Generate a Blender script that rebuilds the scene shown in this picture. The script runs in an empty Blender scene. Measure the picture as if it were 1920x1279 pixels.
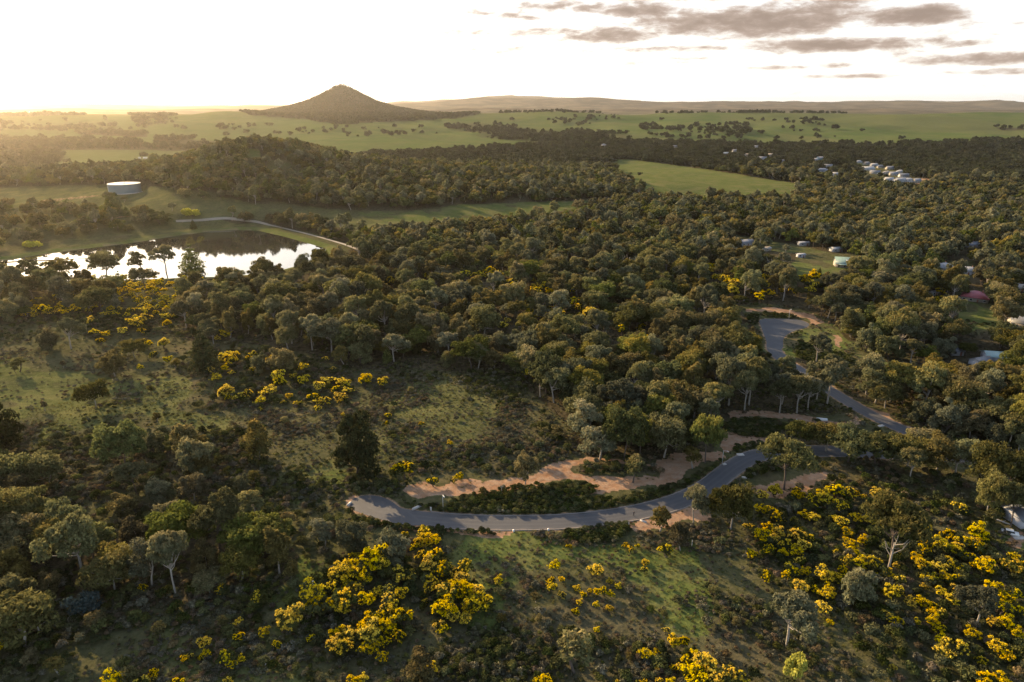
import bpy, math, random
import numpy as np
from mathutils import Vector, Matrix

rng = np.random.default_rng(7)
random.seed(7)
scene = bpy.context.scene
COL = scene.collection

# ------------------------------------------------------------------ camera
CAM_Z = 120.0
F = 1280.0                      # focal length in photo pixels (1920 wide)
PITCH = math.atan((639.5 - 196.0) / F)
cd = bpy.data.cameras.new('camera')
cam = bpy.data.objects.new('camera', cd)
COL.objects.link(cam)
cam.location = (0, 0, CAM_Z)
cam.rotation_euler = (math.pi / 2 - PITCH, 0, 0)
cd.sensor_width = 36.0
cd.lens = 24.0
cd.clip_start = 1.0
cd.clip_end = 80000.0
scene.camera = cam

# ------------------------------------------------------------------ exposure, sun, sky
SUN_EL = math.radians(17.0)
SUN_AZ = math.radians(-43.0)     # measured from the view direction (+Y), positive to the right
scene.view_settings.view_transform = 'Standard'
scene.view_settings.look = 'None'
scene.view_settings.gamma = 1.0
scene.view_settings.use_curve_mapping = False
scene.view_settings.exposure = 1.38
cy = scene.cycles
cy.max_bounces = 6
cy.diffuse_bounces = 3
cy.glossy_bounces = 3
cy.transmission_bounces = 4
cy.transparent_max_bounces = 8
cy.volume_bounces = 0
cy.use_denoising = True
cy.denoising_prefilter = 'NONE'
cy.sample_clamp_indirect = 8.0

sd = bpy.data.lights.new('sun', 'SUN')
sd.energy = 5.0
sd.angle = math.radians(0.6)
sd.color = (1.0, 0.72, 0.40)
sun = bpy.data.objects.new('sun', sd)
COL.objects.link(sun)
sv = Vector((math.sin(SUN_AZ) * math.cos(SUN_EL), math.cos(SUN_AZ) * math.cos(SUN_EL), math.sin(SUN_EL)))
sun.rotation_euler = sv.to_track_quat('Z', 'Y').to_euler()
sun.location = sv * 500

world = bpy.data.worlds.new('World')
scene.world = world
world.use_nodes = True


class NT:
    """small helper to write node maths"""
    def __init__(self, tree):
        self.t = tree

    def n(self, kind, **kw):
        nd = self.t.nodes.new(kind)
        for k, v in kw.items():
            setattr(nd, k, v)
        return nd

    def put(self, sock, v):
        if v is None:
            return
        if isinstance(v, bpy.types.NodeSocket):
            self.t.links.new(v, sock)
        else:
            sock.default_value = v

    def m(self, op, a, b=None, c=None, clamp=False):
        nd = self.n('ShaderNodeMath', operation=op, use_clamp=clamp)
        for s, v in zip(nd.inputs, (a, b, c)):
            self.put(s, v)
        return nd.outputs[0]

    def mix(self, fac, a, b, mode='MIX'):
        nd = self.n('ShaderNodeMix', data_type='RGBA', blend_type=mode)
        self.put(nd.inputs['Factor'], fac)
        for s, v in ((nd.inputs[6], a), (nd.inputs[7], b)):
            if isinstance(v, tuple):
                v = (*v, 1.0) if len(v) == 3 else v
            self.put(s, v)
        return nd.outputs[2]

    def ramp(self, x, lo, hi, smooth=True):
        nd = self.n('ShaderNodeMapRange', interpolation_type='SMOOTHSTEP' if smooth else 'LINEAR')
        self.put(nd.inputs[0], x)
        self.put(nd.inputs[1], lo)
        self.put(nd.inputs[2], hi)
        return nd.outputs[0]

    def noise(self, vec, scale, detail=4.0, rough=0.55, dist=0.0):
        nd = self.n('ShaderNodeTexNoise')
        self.put(nd.inputs['Vector'], vec)
        self.put(nd.inputs['Scale'], scale)
        self.put(nd.inputs['Detail'], detail)
        self.put(nd.inputs['Roughness'], rough)
        self.put(nd.inputs['Distortion'], dist)
        return nd.outputs[0]

    def scale(self, vec, s):
        nd = self.n('ShaderNodeVectorMath', operation='MULTIPLY')
        self.put(nd.inputs[0], vec)
        self.put(nd.inputs[1], s)
        return nd.outputs[0]


def pix_dir(px, py):
    u = (np.asarray(px, float) - 960.0) / F
    v = (639.5 - np.asarray(py, float)) / F
    c, s = math.cos(PITCH), math.sin(PITCH)
    return u, c + v * s, -s + v * c


def build_world():
    nt = world.node_tree
    k = NT(nt)
    bg = next(n for n in nt.nodes if n.type == 'BACKGROUND')
    sky = k.n('ShaderNodeTexSky', sky_type='NISHITA')
    sky.sun_disc = False
    sky.sun_elevation = SUN_EL
    sky.sun_rotation = SUN_AZ
    sky.altitude = 300
    sky.air_density = 1.0
    sky.dust_density = 2.2
    sky.ozone_density = 1.0
    bg.inputs[1].default_value = 0.15
    tc = k.n('ShaderNodeTexCoord')
    sep = k.n('ShaderNodeSeparateXYZ')
    nt.links.new(tc.outputs['Generated'], sep.inputs[0])
    X, Y, Z = sep.outputs
    az = k.m('ARCTAN2', X, Y)
    el = k.m('ARCSINE', Z)
    # clouds: (pixel centre, half width, half height, strength)
    clouds = [(1420, 38, 250, 34, 1.25), (1705, 30, 100, 20, 1.3), (1570, 84, 205, 15, 1.15), (1815, 111, 140, 12, 1.1),
              (1300, 40, 420, 52, .42), (1000, 95, 230, 14, .5), (1180, 118, 160, 7, .5), (1720, 60, 260, 40, .5), (980, 30, 70, 10, .8), (1060, 12, 130, 13, .95), (900, 22, 55, 8, .75), (1250, 92, 170, 8, .7), (1040, 60, 180, 12, .75), (860, 60, 90, 8, .6), (1130, 66, 125, 18, 1.05), (1200, 18, 105, 18, .95), (1300, 52, 95, 14, 1.0), (1450, 127, 70, 5, .8),
              (1570, 122, 45, 6, .75), (1600, 143, 110, 5, .75), (1800, 82, 60, 9, .8), (1880, 134, 60, 6, .8),
              (985, 28, 32, 14, .5), (890, 22, 35, 9, .6), (905, 67, 36, 7, .45), (1310, 109, 60, 4, .6),
              (1760, 136, 70, 4, .6), (1340, -10, 150, 22, .8), (1600, -6, 150, 15, .9), (860, -4, 60, 6, .7),
              (1150, -6, 130, 10, .8), (480, -2, 30, 5, .5), (1850, -70, 260, 40, .9), (1500, -110, 200, 30, .9),
              (2150, 60, 180, 25, 1.0), (2400, 10, 260, 40, 1.0), (1100, -90, 150, 25, .7)]
    comb = k.n('ShaderNodeCombineXYZ')
    nt.links.new(k.m('MULTIPLY', az, 1.0), comb.inputs[0])
    nt.links.new(k.m('MULTIPLY', el, 3.2), comb.inputs[1])
    n1 = k.noise(comb.outputs[0], 9.0, 6.0, .6, .3)
    n2 = k.noise(comb.outputs[0], 34.0, 5.0, .65, .2)
    acc = None
    for (px, py, hw, hh, st) in clouds:
        d = pix_dir(px, py)
        a0 = math.atan2(d[0], d[1])
        e0 = math.atan2(d[2], math.hypot(d[0], d[1]))
        wa, we = hw / F / 1.1, hh / F / 1.1
        da = k.m('MULTIPLY', k.m('SUBTRACT', az, a0), 1 / wa)
        de = k.m('MULTIPLY', k.m('SUBTRACT', el, e0), 1 / we)
        q = k.m('ADD', k.m('MULTIPLY', da, da), k.m('MULTIPLY', de, de))
        v = k.m('MULTIPLY', k.m('SUBTRACT', 1.35, q), st)
        acc = v if acc is None else k.m('MAXIMUM', acc, v)
    # loose clouds high overhead, the same kind all round
    over = k.m('MULTIPLY', k.ramp(el, .16, .4), k.m('MULTIPLY', k.m('SUBTRACT', n1, .46), 5.0))
    acc = k.m('MAXIMUM', acc, k.m('SUBTRACT', over, .1))
    acc = k.m('MAXIMUM', acc, -1.2)
    body = k.m('ADD', acc, k.m('ADD', k.m('MULTIPLY', k.m('SUBTRACT', n1, .5), 2.0), k.m('MULTIPLY', k.m('SUBTRACT', n2, .5), 2.2)))
    mask = k.ramp(body, .0, 1.35)
    thick = k.ramp(body, .5, 1.9)
    ccol = k.mix(thick, (1.9, 1.5, 1.25), (.86, .61, .47))
    # thin bright veil of high cloud that makes the evening sky white
    veil = k.mix(k.ramp(el, .55, -.02), sky.outputs[0], k.mix(.72, sky.outputs[0], (4.1, 4.2, 4.35)))
    colr = k.mix(k.m('MULTIPLY', mask, .96), veil, ccol)
    nt.links.new(colr, bg.inputs[0])


build_world()

# ------------------------------------------------------------------ small maths
def sstep(x, a, b):
    t = np.clip((np.asarray(x, float) - a) / (b - a), 0, 1)
    return t * t * (3 - 2 * t)


def _h2(ix, iy, seed):
    a = (ix.astype(np.int64) * 374761393 + iy.astype(np.int64) * 668265263 + seed * 974711) & 0xFFFFFFFF
    a = ((a ^ (a >> 13)) * 1274126177) & 0xFFFFFFFF
    return ((a ^ (a >> 16)) & 0xFFFF) / 65535.0


def vnoise(x, y, seed=0):
    x, y = np.asarray(x, float), np.asarray(y, float)
    ix, iy = np.floor(x), np.floor(y)
    fx, fy = x - ix, y - iy
    fx, fy = fx * fx * fx * (fx * (fx * 6 - 15) + 10), fy * fy * fy * (fy * (fy * 6 - 15) + 10)
    a, b = _h2(ix, iy, seed), _h2(ix + 1, iy, seed)
    c, d = _h2(ix, iy + 1, seed), _h2(ix + 1, iy + 1, seed)
    return (a * (1 - fx) + b * fx) * (1 - fy) + (c * (1 - fx) + d * fx) * fy


def fbm(x, y, seed=0, octv=3):
    s, a, t = 0, 1.0, 0
    for i in range(octv):
        s = s + a * vnoise(np.asarray(x) * 2 ** i + 17.3 * i, np.asarray(y) * 2 ** i - 9.1 * i, seed + i)
        t += a
        a *= .5
    return s / t


# silhouette knots (photo pixels) turned into real heights at a chosen distance
def knots_at(pts, Y):
    xs, zs = [], []
    for px, py in pts:
        d = pix_dir(px, py)
        s = Y / d[1]
        xs.append(d[0] * s)
        zs.append(CAM_Z + d[2] * s)
    return np.array(xs), np.array(zs)


HILL_Y = 1000.0
hx, hz = knots_at([(-700, 350), (-300, 342), (0, 338), (120, 330), (200, 325), (300, 313), (360, 300), (420, 280), (480, 267), (530, 277), (580, 291),
                   (640, 308), (720, 316), (860, 322), (1000, 332), (1150, 350), (1300, 375), (1500, 385)], HILL_Y)
hz = np.clip(hz, 0, None)
hxf = np.linspace(hx[0], hx[-1], 400)
hzf = np.convolve(np.pad(np.interp(hxf, hx, hz), 12, 'edge'), np.hanning(25) / np.hanning(25).sum(), 'valid')
RIDGES = []
for pts, Y, w in (([(-900, 196), (0, 197), (90, 195), (170, 196), (300, 199), (440, 199), (520, 197), (600, 200), (700, 203), (760, 195), (820, 191), (870, 187), (950, 182.5),
                    (1000, 184), (1050, 182.5), (1100, 183), (1180, 187), (1240, 191), (1330, 189), (1420, 191), (1500, 191.5), (1600, 193), (1660, 190),
                    (1700, 188), (1740, 192), (1800, 193), (1825, 187.5), (1850, 186), (1875, 190), (1920, 194), (2600, 192)], 12500.0, 1700.0),
                  ([(-900, 197), (0, 194), (60, 192), (150, 196), (400, 199), (720, 194), (770, 190), (860, 186), (920, 179.5), (960, 178), (1010, 182),
                    (1200, 193), (1500, 192), (1640, 189), (1900, 193), (2600, 194)], 19000.0, 2200.0),
                  ([(-900, 206), (0, 205), (160, 206), (330, 205), (480, 207), (800, 206), (860, 203), (920, 202), (1000, 203), (1060, 206), (1200, 204),
                    (1500, 206), (1800, 205), (2600, 206)], 7600.0, 1000.0)):
    x, z = knots_at(pts, Y)
    RIDGES.append((x, z, Y, w))
MT_Y = 4600.0
_mx, _mz = knots_at([(640, 157)], MT_Y)
MT_X, MT_TOP = float(_mx[0]), float(_mz[0])
MPX = MT_Y / 1.0622 / F
m_r = np.array([0, 7, 16, 28, 42, 65, 100, 140, 185, 240, 320]) * MPX
m_h = np.array([56, 54.8, 51, 44.5, 37, 26.5, 16.5, 9.5, 4.5, 1.5, 0]) * MPX

WATER_PX = [(-500, 530), (-500, 512), (-60, 497), (0, 490), (130, 471), (250, 456), (330, 443), (400, 434), (440, 432), (478, 433), (530, 445), (574, 457.5),
            (606, 467), (592, 488), (500, 512), (430, 518), (330, 521), (200, 526), (60, 530), (-100, 534)]
WATER_Z = -0.6


def px_to_plane(px, py, z=0.0):
    d = pix_dir(px, py)
    s = (z - CAM_Z) / d[2]
    return d[0] * s, d[1] * s


wx, wy = px_to_plane([p[0] for p in WATER_PX], [p[1] for p in WATER_PX], WATER_Z)
WATER = np.stack([wx, wy], 1)


def poly_sd(P, x, y):
    """signed distance, negative inside"""
    x, y = np.asarray(x, float), np.asarray(y, float)
    d2 = np.full(x.shape, 1e18)
    ins = np.zeros(x.shape, bool)
    n = len(P)
    for i in range(n):
        ax, ay = P[i]
        bx, by = P[(i + 1) % n]
        ex, ey = bx - ax, by - ay
        t = np.clip(((x - ax) * ex + (y - ay) * ey) / (ex * ex + ey * ey + 1e-9), 0, 1)
        d2 = np.minimum(d2, (x - ax - t * ex) ** 2 + (y - ay - t * ey) ** 2)
        c = ((ay > y) != (by > y))
        with np.errstate(divide='ignore', invalid='ignore'):
            xi = ax + (y - ay) * ex / (ey if ey != 0 else 1e-9)
        ins ^= c & (x < xi)
    d = np.sqrt(d2)
    return np.where(ins, -d, d)


TANKP = None          # level pad cut into the hill for the water tank: x, y, z, radius


def H(x, y):
    x, y = np.asarray(x, float), np.asarray(y, float)
    x, y = np.broadcast_arrays(x, y)
    r = np.hypot(x, y)
    h = (fbm(x / 85 + 3.1, y / 85 + 8.7, 3, 2) - .5) * 5.0 * sstep(r, 60, 200)
    h = h + (fbm(x / 300, y / 300, 11, 2) - .5) * 14 * sstep(y, 620, 1100)
    # tank hill
    p = np.interp(x, hxf, hzf)
    w = np.where(y < HILL_Y, 225.0, 260.0)
    h = h + p * np.exp(-((y - HILL_Y) / w) ** 2) * .97
    # far paddock slopes
    rise = sstep(y, 1700, 3500) * 74 - sstep(y, 3600, 5200) * 50
    roll = (fbm(x / 620 + 5, y / 620 + 2, 21, 3) - .5)
    h = h + rise + roll * 60 * sstep(y, 1700, 2600) * (1 - .55 * sstep(y, 3300, 4200))
    # left of the hill the paddocks come lower and roll more
    # far ridges
    for kx, kz, Y, ww in RIDGES:
        q = np.interp(x, kx, kz) + (fbm(x / 750, y / 1400, 31 + int(Y) % 7, 4) - .5) * Y * .0065
        e = np.exp(-((y - Y) / ww) ** 2)
        h = h * (1 - e) + q * e
    # volcano-like cone hill
    rr = np.hypot(x - MT_X, (y - MT_Y) * .9)
    rr = rr * (1 + .14 * (fbm(x / 260, y / 260, 44, 3) - .5) * sstep(rr, 60, 260))
    hm = np.interp(rr, m_r, m_h)
    base = MT_TOP - 57 * MPX
    e = sstep(-rr, -1050, -650)
    h = h * (1 - e) + np.maximum(h * .3 + base * .7, base - 6) * e + hm
    # reservoir basin with its bank
    near = (y > 380) & (y < 900) & (x < 50)
    if near.any():
        s = np.full(x.shape, 1e3)
        s[near] = poly_sd(WATER, x[near], y[near])
        bank = sstep(s, -1.5, 9) * 2.6 - sstep(s, 14, 34) * 1.2
        k = sstep(-s, -60, -20)
        h = h * (1 - k) + (WATER_Z - .9 + bank) * k
        h = np.where(s < -1.5, np.minimum(h, WATER_Z - .5 - np.clip(-s, 0, 12) * .1), h)
    if TANKP is not None:
        q = np.hypot(x - TANKP[0], y - TANKP[1])
        k = sstep(-q, -TANKP[3] * 1.7, -TANKP[3] * 1.12)
        h = h * (1 - k) + TANKP[2] * k
    return h


def to_px(x, y, z):
    c, s = math.cos(PITCH), math.sin(PITCH)
    x, y, dz = np.asarray(x, float), np.asarray(y, float), np.asarray(z, float) - CAM_Z
    f = y * c - dz * s
    v = y * s + dz * c
    f = np.maximum(f, 1e-3)
    return 960 + F * x / f, 639.5 - F * v / f, f


def hit(px, py, lift=0.0):
    """where the view ray of a photo pixel meets the ground (raised by lift)"""
    u, dy, dz = (float(a) for a in pix_dir(px, py))
    s = np.concatenate([np.linspace(60, 900, 900), np.geomspace(901, 24000, 2600)])
    z = CAM_Z + dz * s - H(u * s, dy * s) - lift
    i = np.argmax(z < 0)
    if z[i] >= 0:
        i = len(s) - 1
    a, b = s[max(i - 1, 0)], s[i]
    za, zb = z[max(i - 1, 0)], z[i]
    t = a + (b - a) * (za / (za - zb) if za != zb else 0)
    return u * t, dy * t


_tx, _ty = hit(235, 359)
_tr = 27.5 / F * float(to_px(_tx, _ty, H(_tx, _ty))[2])
TANKP = (_tx, _ty, float(H(_tx, _ty - _tr * .4)), _tr)

# ------------------------------------------------------------------ land cover, as polygons read off the photo and laid on the ground
GX0, GY0, GDX, GDY = -600.0, 190.0, 4.0, 2.0
GW, GH = 780, 660
gx = GX0 + GDX * np.arange(GW)
gy = GY0 + GDY * np.arange(GH)


def paint(img, poly, val, soft=0, mode='set'):
    P = np.array(poly, float)
    x0, x1 = P[:, 0].min(), P[:, 0].max()
    y0, y1 = P[:, 1].min(), P[:, 1].max()
    i0, i1 = max(int((x0 - GX0) / GDX) - 1, 0), min(int((x1 - GX0) / GDX) + 2, GW)
    j0, j1 = max(int((y0 - GY0) / GDY) - 1, 0), min(int((y1 - GY0) / GDY) + 2, GH)
    if i0 >= i1 or j0 >= j1:
        return
    XX, YY = np.meshgrid(gx[i0:i1], gy[j0:j1])
    ins = np.zeros(XX.shape, bool)
    n = len(P)
    for i in range(n):
        ax, ay = P[i]
        bx, by = P[(i + 1) % n]
        if ay == by:
            continue
        c = ((ay > YY) != (by > YY))
        ins ^= c & (XX < ax + (YY - ay) * (bx - ax) / (by - ay))
    sub = img[j0:j1, i0:i1]
    sub[ins] = val


def samp(img, px, py):
    fx = np.clip((np.asarray(px) - GX0) / GDX, 0, GW - 1.001)
    fy = np.clip((np.asarray(py) - GY0) / GDY, 0, GH - 1.001)
    i, j = fx.astype(int), fy.astype(int)
    a, b = fx - i, fy - j
    return (img[j, i] * (1 - a) + img[j, i + 1] * a) * (1 - b) + (img[j + 1, i] * (1 - a) + img[j + 1, i + 1] * a) * b


def warp(x, y, amt=.05, wl=.09):
    """world positions pushed about by noise, so that painted edges come out ragged"""
    r = np.hypot(x, y)
    rq = np.clip(r, 120, 700)
    L_ = 22.0
    a = (fbm(x / L_, y / L_, 61, 3) - .5) * 2
    b = (fbm(x / L_ + 40, y / L_ - 13, 67, 3) - .5) * 2
    k = amt * rq
    return x + a * k, y + b * k * 1.3


gum = np.zeros((GH, GW))
wat = np.zeros((GH, GW))
lush = np.zeros((GH, GW))
dirt = np.zeros((GH, GW))
heath = np.full((GH, GW), .6)
lowg = np.zeros((GH, GW))        # dark roadside plantings

# far country
paint(lush, [(-600, 190), (2520, 190), (2520, 300), (-600, 330)], .75)
for p, v in [
    ([(-600, 262), (120, 262), (250, 266), (330, 272), (440, 275), (440, 284), (300, 282), (130, 281), (-600, 284)], .8),
    ([(-600, 283), (120, 288), (118, 300), (90, 318), (-600, 330)], .8),
    ([(-600, 226), (120, 228), (215, 222), (225, 238), (130, 246), (-600, 247)], .25),
    ([(140, 243), (220, 246), (280, 252), (270, 258), (150, 252)], .7),
    ([(-600, 214), (120, 214), (180, 217), (-600, 224)], .4),
    ([(240, 215), (330, 214), (330, 230), (260, 240)], .3),
    ([(290, 258), (480, 268), (480, 276), (290, 268)], .5),
    ([(700, 290), (760, 287), (820, 284), (900, 278), (1000, 272), (1060, 268), (1180, 265), (1300, 268), (1420, 272), (1600, 272), (1750, 268), (1850, 262),
      (2520, 264), (2520, 305), (1500, 306), (1000, 304), (860, 300), (640, 300)], .85),
    ([(830, 234), (900, 230), (1010, 242), (1180, 252), (1180, 262), (1000, 268), (900, 258), (840, 242)], .4),
    ([(1190, 232), (1350, 236), (1400, 226), (1540, 226), (1550, 238), (1420, 246), (1400, 262), (1220, 258)], .16),
    ([(1000, 222), (1160, 216), (1170, 236), (1080, 236)], .06),
    ([(1430, 246), (1580, 242), (1600, 258), (1440, 262)], .05),
    ([(940, 207), (1300, 206), (1700, 206), (1720, 213), (1300, 213), (940, 213)], .16),
    ([(1860, 238), (2520, 240), (2520, 246), (1880, 246)], .6),
    ([(440, 205), (560, 212), (700, 216), (860, 212), (900, 214), (860, 222), (700, 230), (640, 234), (560, 222), (470, 216)], .7),
    ([(500, 250), (560, 246), (620, 254), (540, 258)], .3),
    ([(400, 232), (700, 240), (900, 250), (700, 258), (420, 250)], .05),
]:
    paint(gum, p, v)
# valley with the town
paint(gum, [(1160, 300), (1300, 305), (1500, 306), (2520, 300), (2520, 420), (1500, 380), (1480, 362), (1330, 330), (1190, 300)], .9)
paint(gum, [(1555, 312), (1600, 300), (1660, 312), (1735, 335), (1760, 350), (1690, 352), (1620, 345), (1560, 335)], .16)
paint(gum, [(1340, 284), (1480, 290), (1480, 302), (1400, 300), (1340, 294)], .45)
paint(lush, [(1700, 334), (1790, 338), (1790, 350), (1720, 350)], .6)
# hill forest
paint(gum, [(-600, 326), (0, 322), (300, 312), (400, 280), (480, 264), (560, 280), (700, 308), (860, 305), (1000, 300), (1150, 318), (1168, 338), (1225, 366), (1140, 374),
            (1000, 379), (860, 384), (760, 396), (640, 394), (560, 384), (520, 378), (480, 384), (440, 372), (330, 352), (230, 345), (-600, 366)], .86)
paint(gum, [(455, 280), (486, 280), (492, 298), (462, 296)], 0.0)
paint(gum, [(480, 300), (560, 300), (640, 330), (620, 356), (520, 352)], .42)
paint(gum, [(420, 330), (480, 330), (500, 372), (440, 368)], .5)
paint(gum, [(560, 305), (640, 330), (620, 345), (555, 325)], .3)
paint(gum, [(870, 292), (985, 288), (990, 299), (900, 300)], .1)
paint(lush, [(455, 280), (486, 280), (492, 298), (462, 296)], .95)
# grass slopes round the tank, strip before the hill forest
paint(lush, [(-600, 360), (60, 352), (330, 348), (440, 374), (700, 400), (1000, 380), (1180, 366), (1180, 390), (1000, 410), (760, 436), (640, 420), (470, 430),
             (330, 440), (-600, 500)], .45)
paint(lush, [(700, 402), (880, 386), (1150, 368), (1150, 384), (900, 410), (740, 432)], .8)
paint(lush, [(1150, 300), (1180, 298), (1330, 318), (1500, 345), (1530, 362), (1450, 366), (1290, 372), (1230, 366), (1170, 338)], .85)
paint(gum, [(1150, 300), (1180, 298), (1330, 318), (1500, 345), (1530, 362), (1450, 366), (1290, 372), (1230, 366), (1170, 338)], 0.0)
paint(gum, [(-600, 390), (80, 388), (140, 392), (215, 392), (320, 412), (318, 424), (240, 438), (160, 446), (0, 468), (-600, 500)], .36)
paint(gum, [(410, 408), (480, 412), (560, 416), (690, 436), (720, 452), (660, 462), (600, 440), (500, 420), (430, 418)], .85)
paint(gum, [(300, 350), (420, 360), (420, 376), (330, 374)], .3)
# central forest
paint(gum, [(660, 464), (700, 452), (780, 436), (900, 420), (1000, 404), (1100, 390), (1220, 376), (1300, 374), (1450, 376), (1530, 368), (2520, 420), (2520, 870),
            (1900, 860), (1800, 850), (1700, 815), (1655, 762), (1575, 742), (1570, 775), (1460, 778), (1380, 776), (1340, 800), (1335, 868), (1280, 862), (1100, 856),
            (1085, 830), (1060, 790), (1000, 740), (960, 706), (880, 700), (760, 690), (700, 694), (640, 690), (600, 668), (540, 655), (440, 640), (350, 640),
            (340, 600), (330, 560), (420, 540), (560, 520), (640, 490)], .86)
paint(gum, [(-600, 540), (60, 538), (200, 540), (330, 545), (340, 600), (200, 590), (60, 610), (-600, 620)], .5)
paint(gum, [(1010, 560), (1130, 560), (1180, 600), (1030, 640)], .55)
paint(gum, [(1540, 640), (1690, 640), (1740, 690), (1680, 740), (1590, 720), (1540, 680)], .35)
paint(gum, [(1860, 600), (2520, 640), (2520, 720), (1880, 660)], .6)
# clearings
for p in ([(1385, 572), (1425, 568), (1500, 578), (1560, 600), (1590, 640), (1640, 660), (1670, 690), (1620, 690), (1570, 660), (1540, 664), (1490, 672), (1480, 690), (1440, 700),
           (1425, 660), (1410, 610)],
          [(1500, 700), (1560, 720), (1620, 760), (1700, 800), (1660, 812), (1560, 762), (1500, 722)],
          [(1440, 452), (1490, 458), (1560, 474), (1610, 476), (1612, 500), (1560, 530), (1500, 530), (1480, 500), (1500, 476), (1440, 470)],
          [(1790, 545), (1850, 545), (1860, 570), (1880, 610), (1830, 630), (1770, 610), (1800, 580)],
          [(1760, 490), (1830, 490), (1830, 520), (1760, 520)],
          [(1375, 440), (1420, 446), (1410, 462), (1370, 460)]):
    paint(gum, p, 0.0)
paint(lush, [(1485, 500), (1560, 490), (1620, 500), (1560, 535), (1490, 530)], .9)
paint(lush, [(1440, 452), (1490, 458), (1560, 474), (1500, 480), (1440, 470)], .55)
paint(lush, [(1790, 556), (1850, 560), (1880, 610), (1830, 630), (1770, 610)], .9)
paint(lush, [(1500, 612), (1545, 600), (1590, 650), (1670, 690), (1620, 700), (1560, 650), (1480, 665), (1470, 640)], .9)
# near field heath and grass
paint(lush, [(-200, 690), (120, 680), (300, 720), (440, 770), (430, 800), (300, 800), (150, 790), (-200, 760)], .5)
paint(lush, [(690, 710), (860, 700), (960, 730), (990, 780), (900, 850), (800, 870), (720, 880), (740, 800)], .42)
paint(lush, [(510, 880), (640, 885), (660, 925), (560, 940), (500, 905)], .8)
paint(lush, [(830, 1010), (960, 1020), (1300, 1030), (1340, 1140), (1290, 1180), (1190, 1110), (1100, 1060), (960, 1110), (900, 1180), (860, 1100)], .8)
paint(lush, [(540, 1030), (640, 1025), (660, 1080), (600, 1130), (560, 1180), (520, 1130)], .9)
paint(lush, [(300, 1180), (620, 1150), (600, 1320), (200, 1330)], .6)
paint(lush, [(1850, 960), (1960, 1000), (2000, 1080), (1880, 1040), (1840, 1000)], .9)
paint(heath, [(440, 1000), (660, 970), (900, 1010), (1180, 1030), (1180, 1080), (900, 1120), (640, 1090)], .35)
paint(heath, [(830, 1020), (960, 1020), (1300, 1040), (1340, 1140), (1290, 1180), (1190, 1110), (1100, 1060), (960, 1110), (900, 1180)], .3)
paint(heath, [(-200, 690), (120, 680), (300, 720), (440, 770), (430, 800), (300, 800), (150, 790), (-200, 760)], .3)
paint(heath, [(690, 710), (860, 700), (960, 730), (990, 780), (900, 850), (800, 870), (740, 800)], .5)
paint(heath, [(860, 870), (1000, 800), (1090, 850), (1000, 885), (800, 905)], .95)
paint(heath, [(80, 830), (480, 800), (500, 880), (440, 960), (100, 930)], 1.0)
paint(heath, [(920, 1150), (1280, 1150), (1450, 1190), (1450, 1330), (700, 1330)], 1.0)
# forests of the foreground
paint(gum, [(-200, 985), (60, 985), (150, 1000), (200, 1010), (270, 1010), (330, 985), (430, 1000), (520, 1030), (560, 1050), (555, 1085), (490, 1120), (340, 1130), (220, 1125),
            (60, 1130), (-200, 1140)], 1.15)
paint(gum, [(-200, 820), (60, 830), (110, 930), (60, 960), (-200, 960)], .55)
paint(gum, [(130, 850), (420, 830), (460, 930), (400, 960), (200, 960)], .10)
paint(gum, [(-200, 640), (400, 640), (460, 760), (-200, 800)], .02)
paint(gum, [(1450, 860), (1560, 868), (1700, 876), (1800, 876), (1960, 900), (1960, 940), (1860, 950), (1760, 940), (1660, 930), (1560, 905)], .32)
paint(gum, [(1440, 800), (1560, 806), (1620, 812), (1800, 845), (1790, 858), (1640, 842), (1560, 836), (1470, 842)], .75)
paint(gum, [(1540, 1180), (1900, 1120), (2100, 1100), (2100, 1330), (1540, 1330)], .05)
paint(gum, [(-200, 1150), (200, 1150), (260, 1330), (-200, 1330)], .22)
# wattle patches
paint(wat, [(180, 528), (330, 522), (420, 530), (400, 570), (340, 600), (240, 604), (150, 590), (60, 600), (-100, 610), (-100, 570), (120, 560)], .6)
paint(gum, [(250, 524), (420, 526), (360, 560), (340, 596), (230, 600)], .1)
paint(wat, [(1330, 512), (1400, 520), (1450, 515), (1535, 530), (1540, 552), (1440, 556), (1350, 556)], .35)
paint(wat, [(960, 530), (1080, 550), (1130, 590), (1040, 620), (980, 600)], .35)
paint(wat, [(850, 515), (960, 520), (1050, 540), (960, 546)], .22)
paint(wat, [(1180, 585), (1230, 590), (1230, 640), (1190, 640)], .2)
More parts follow.
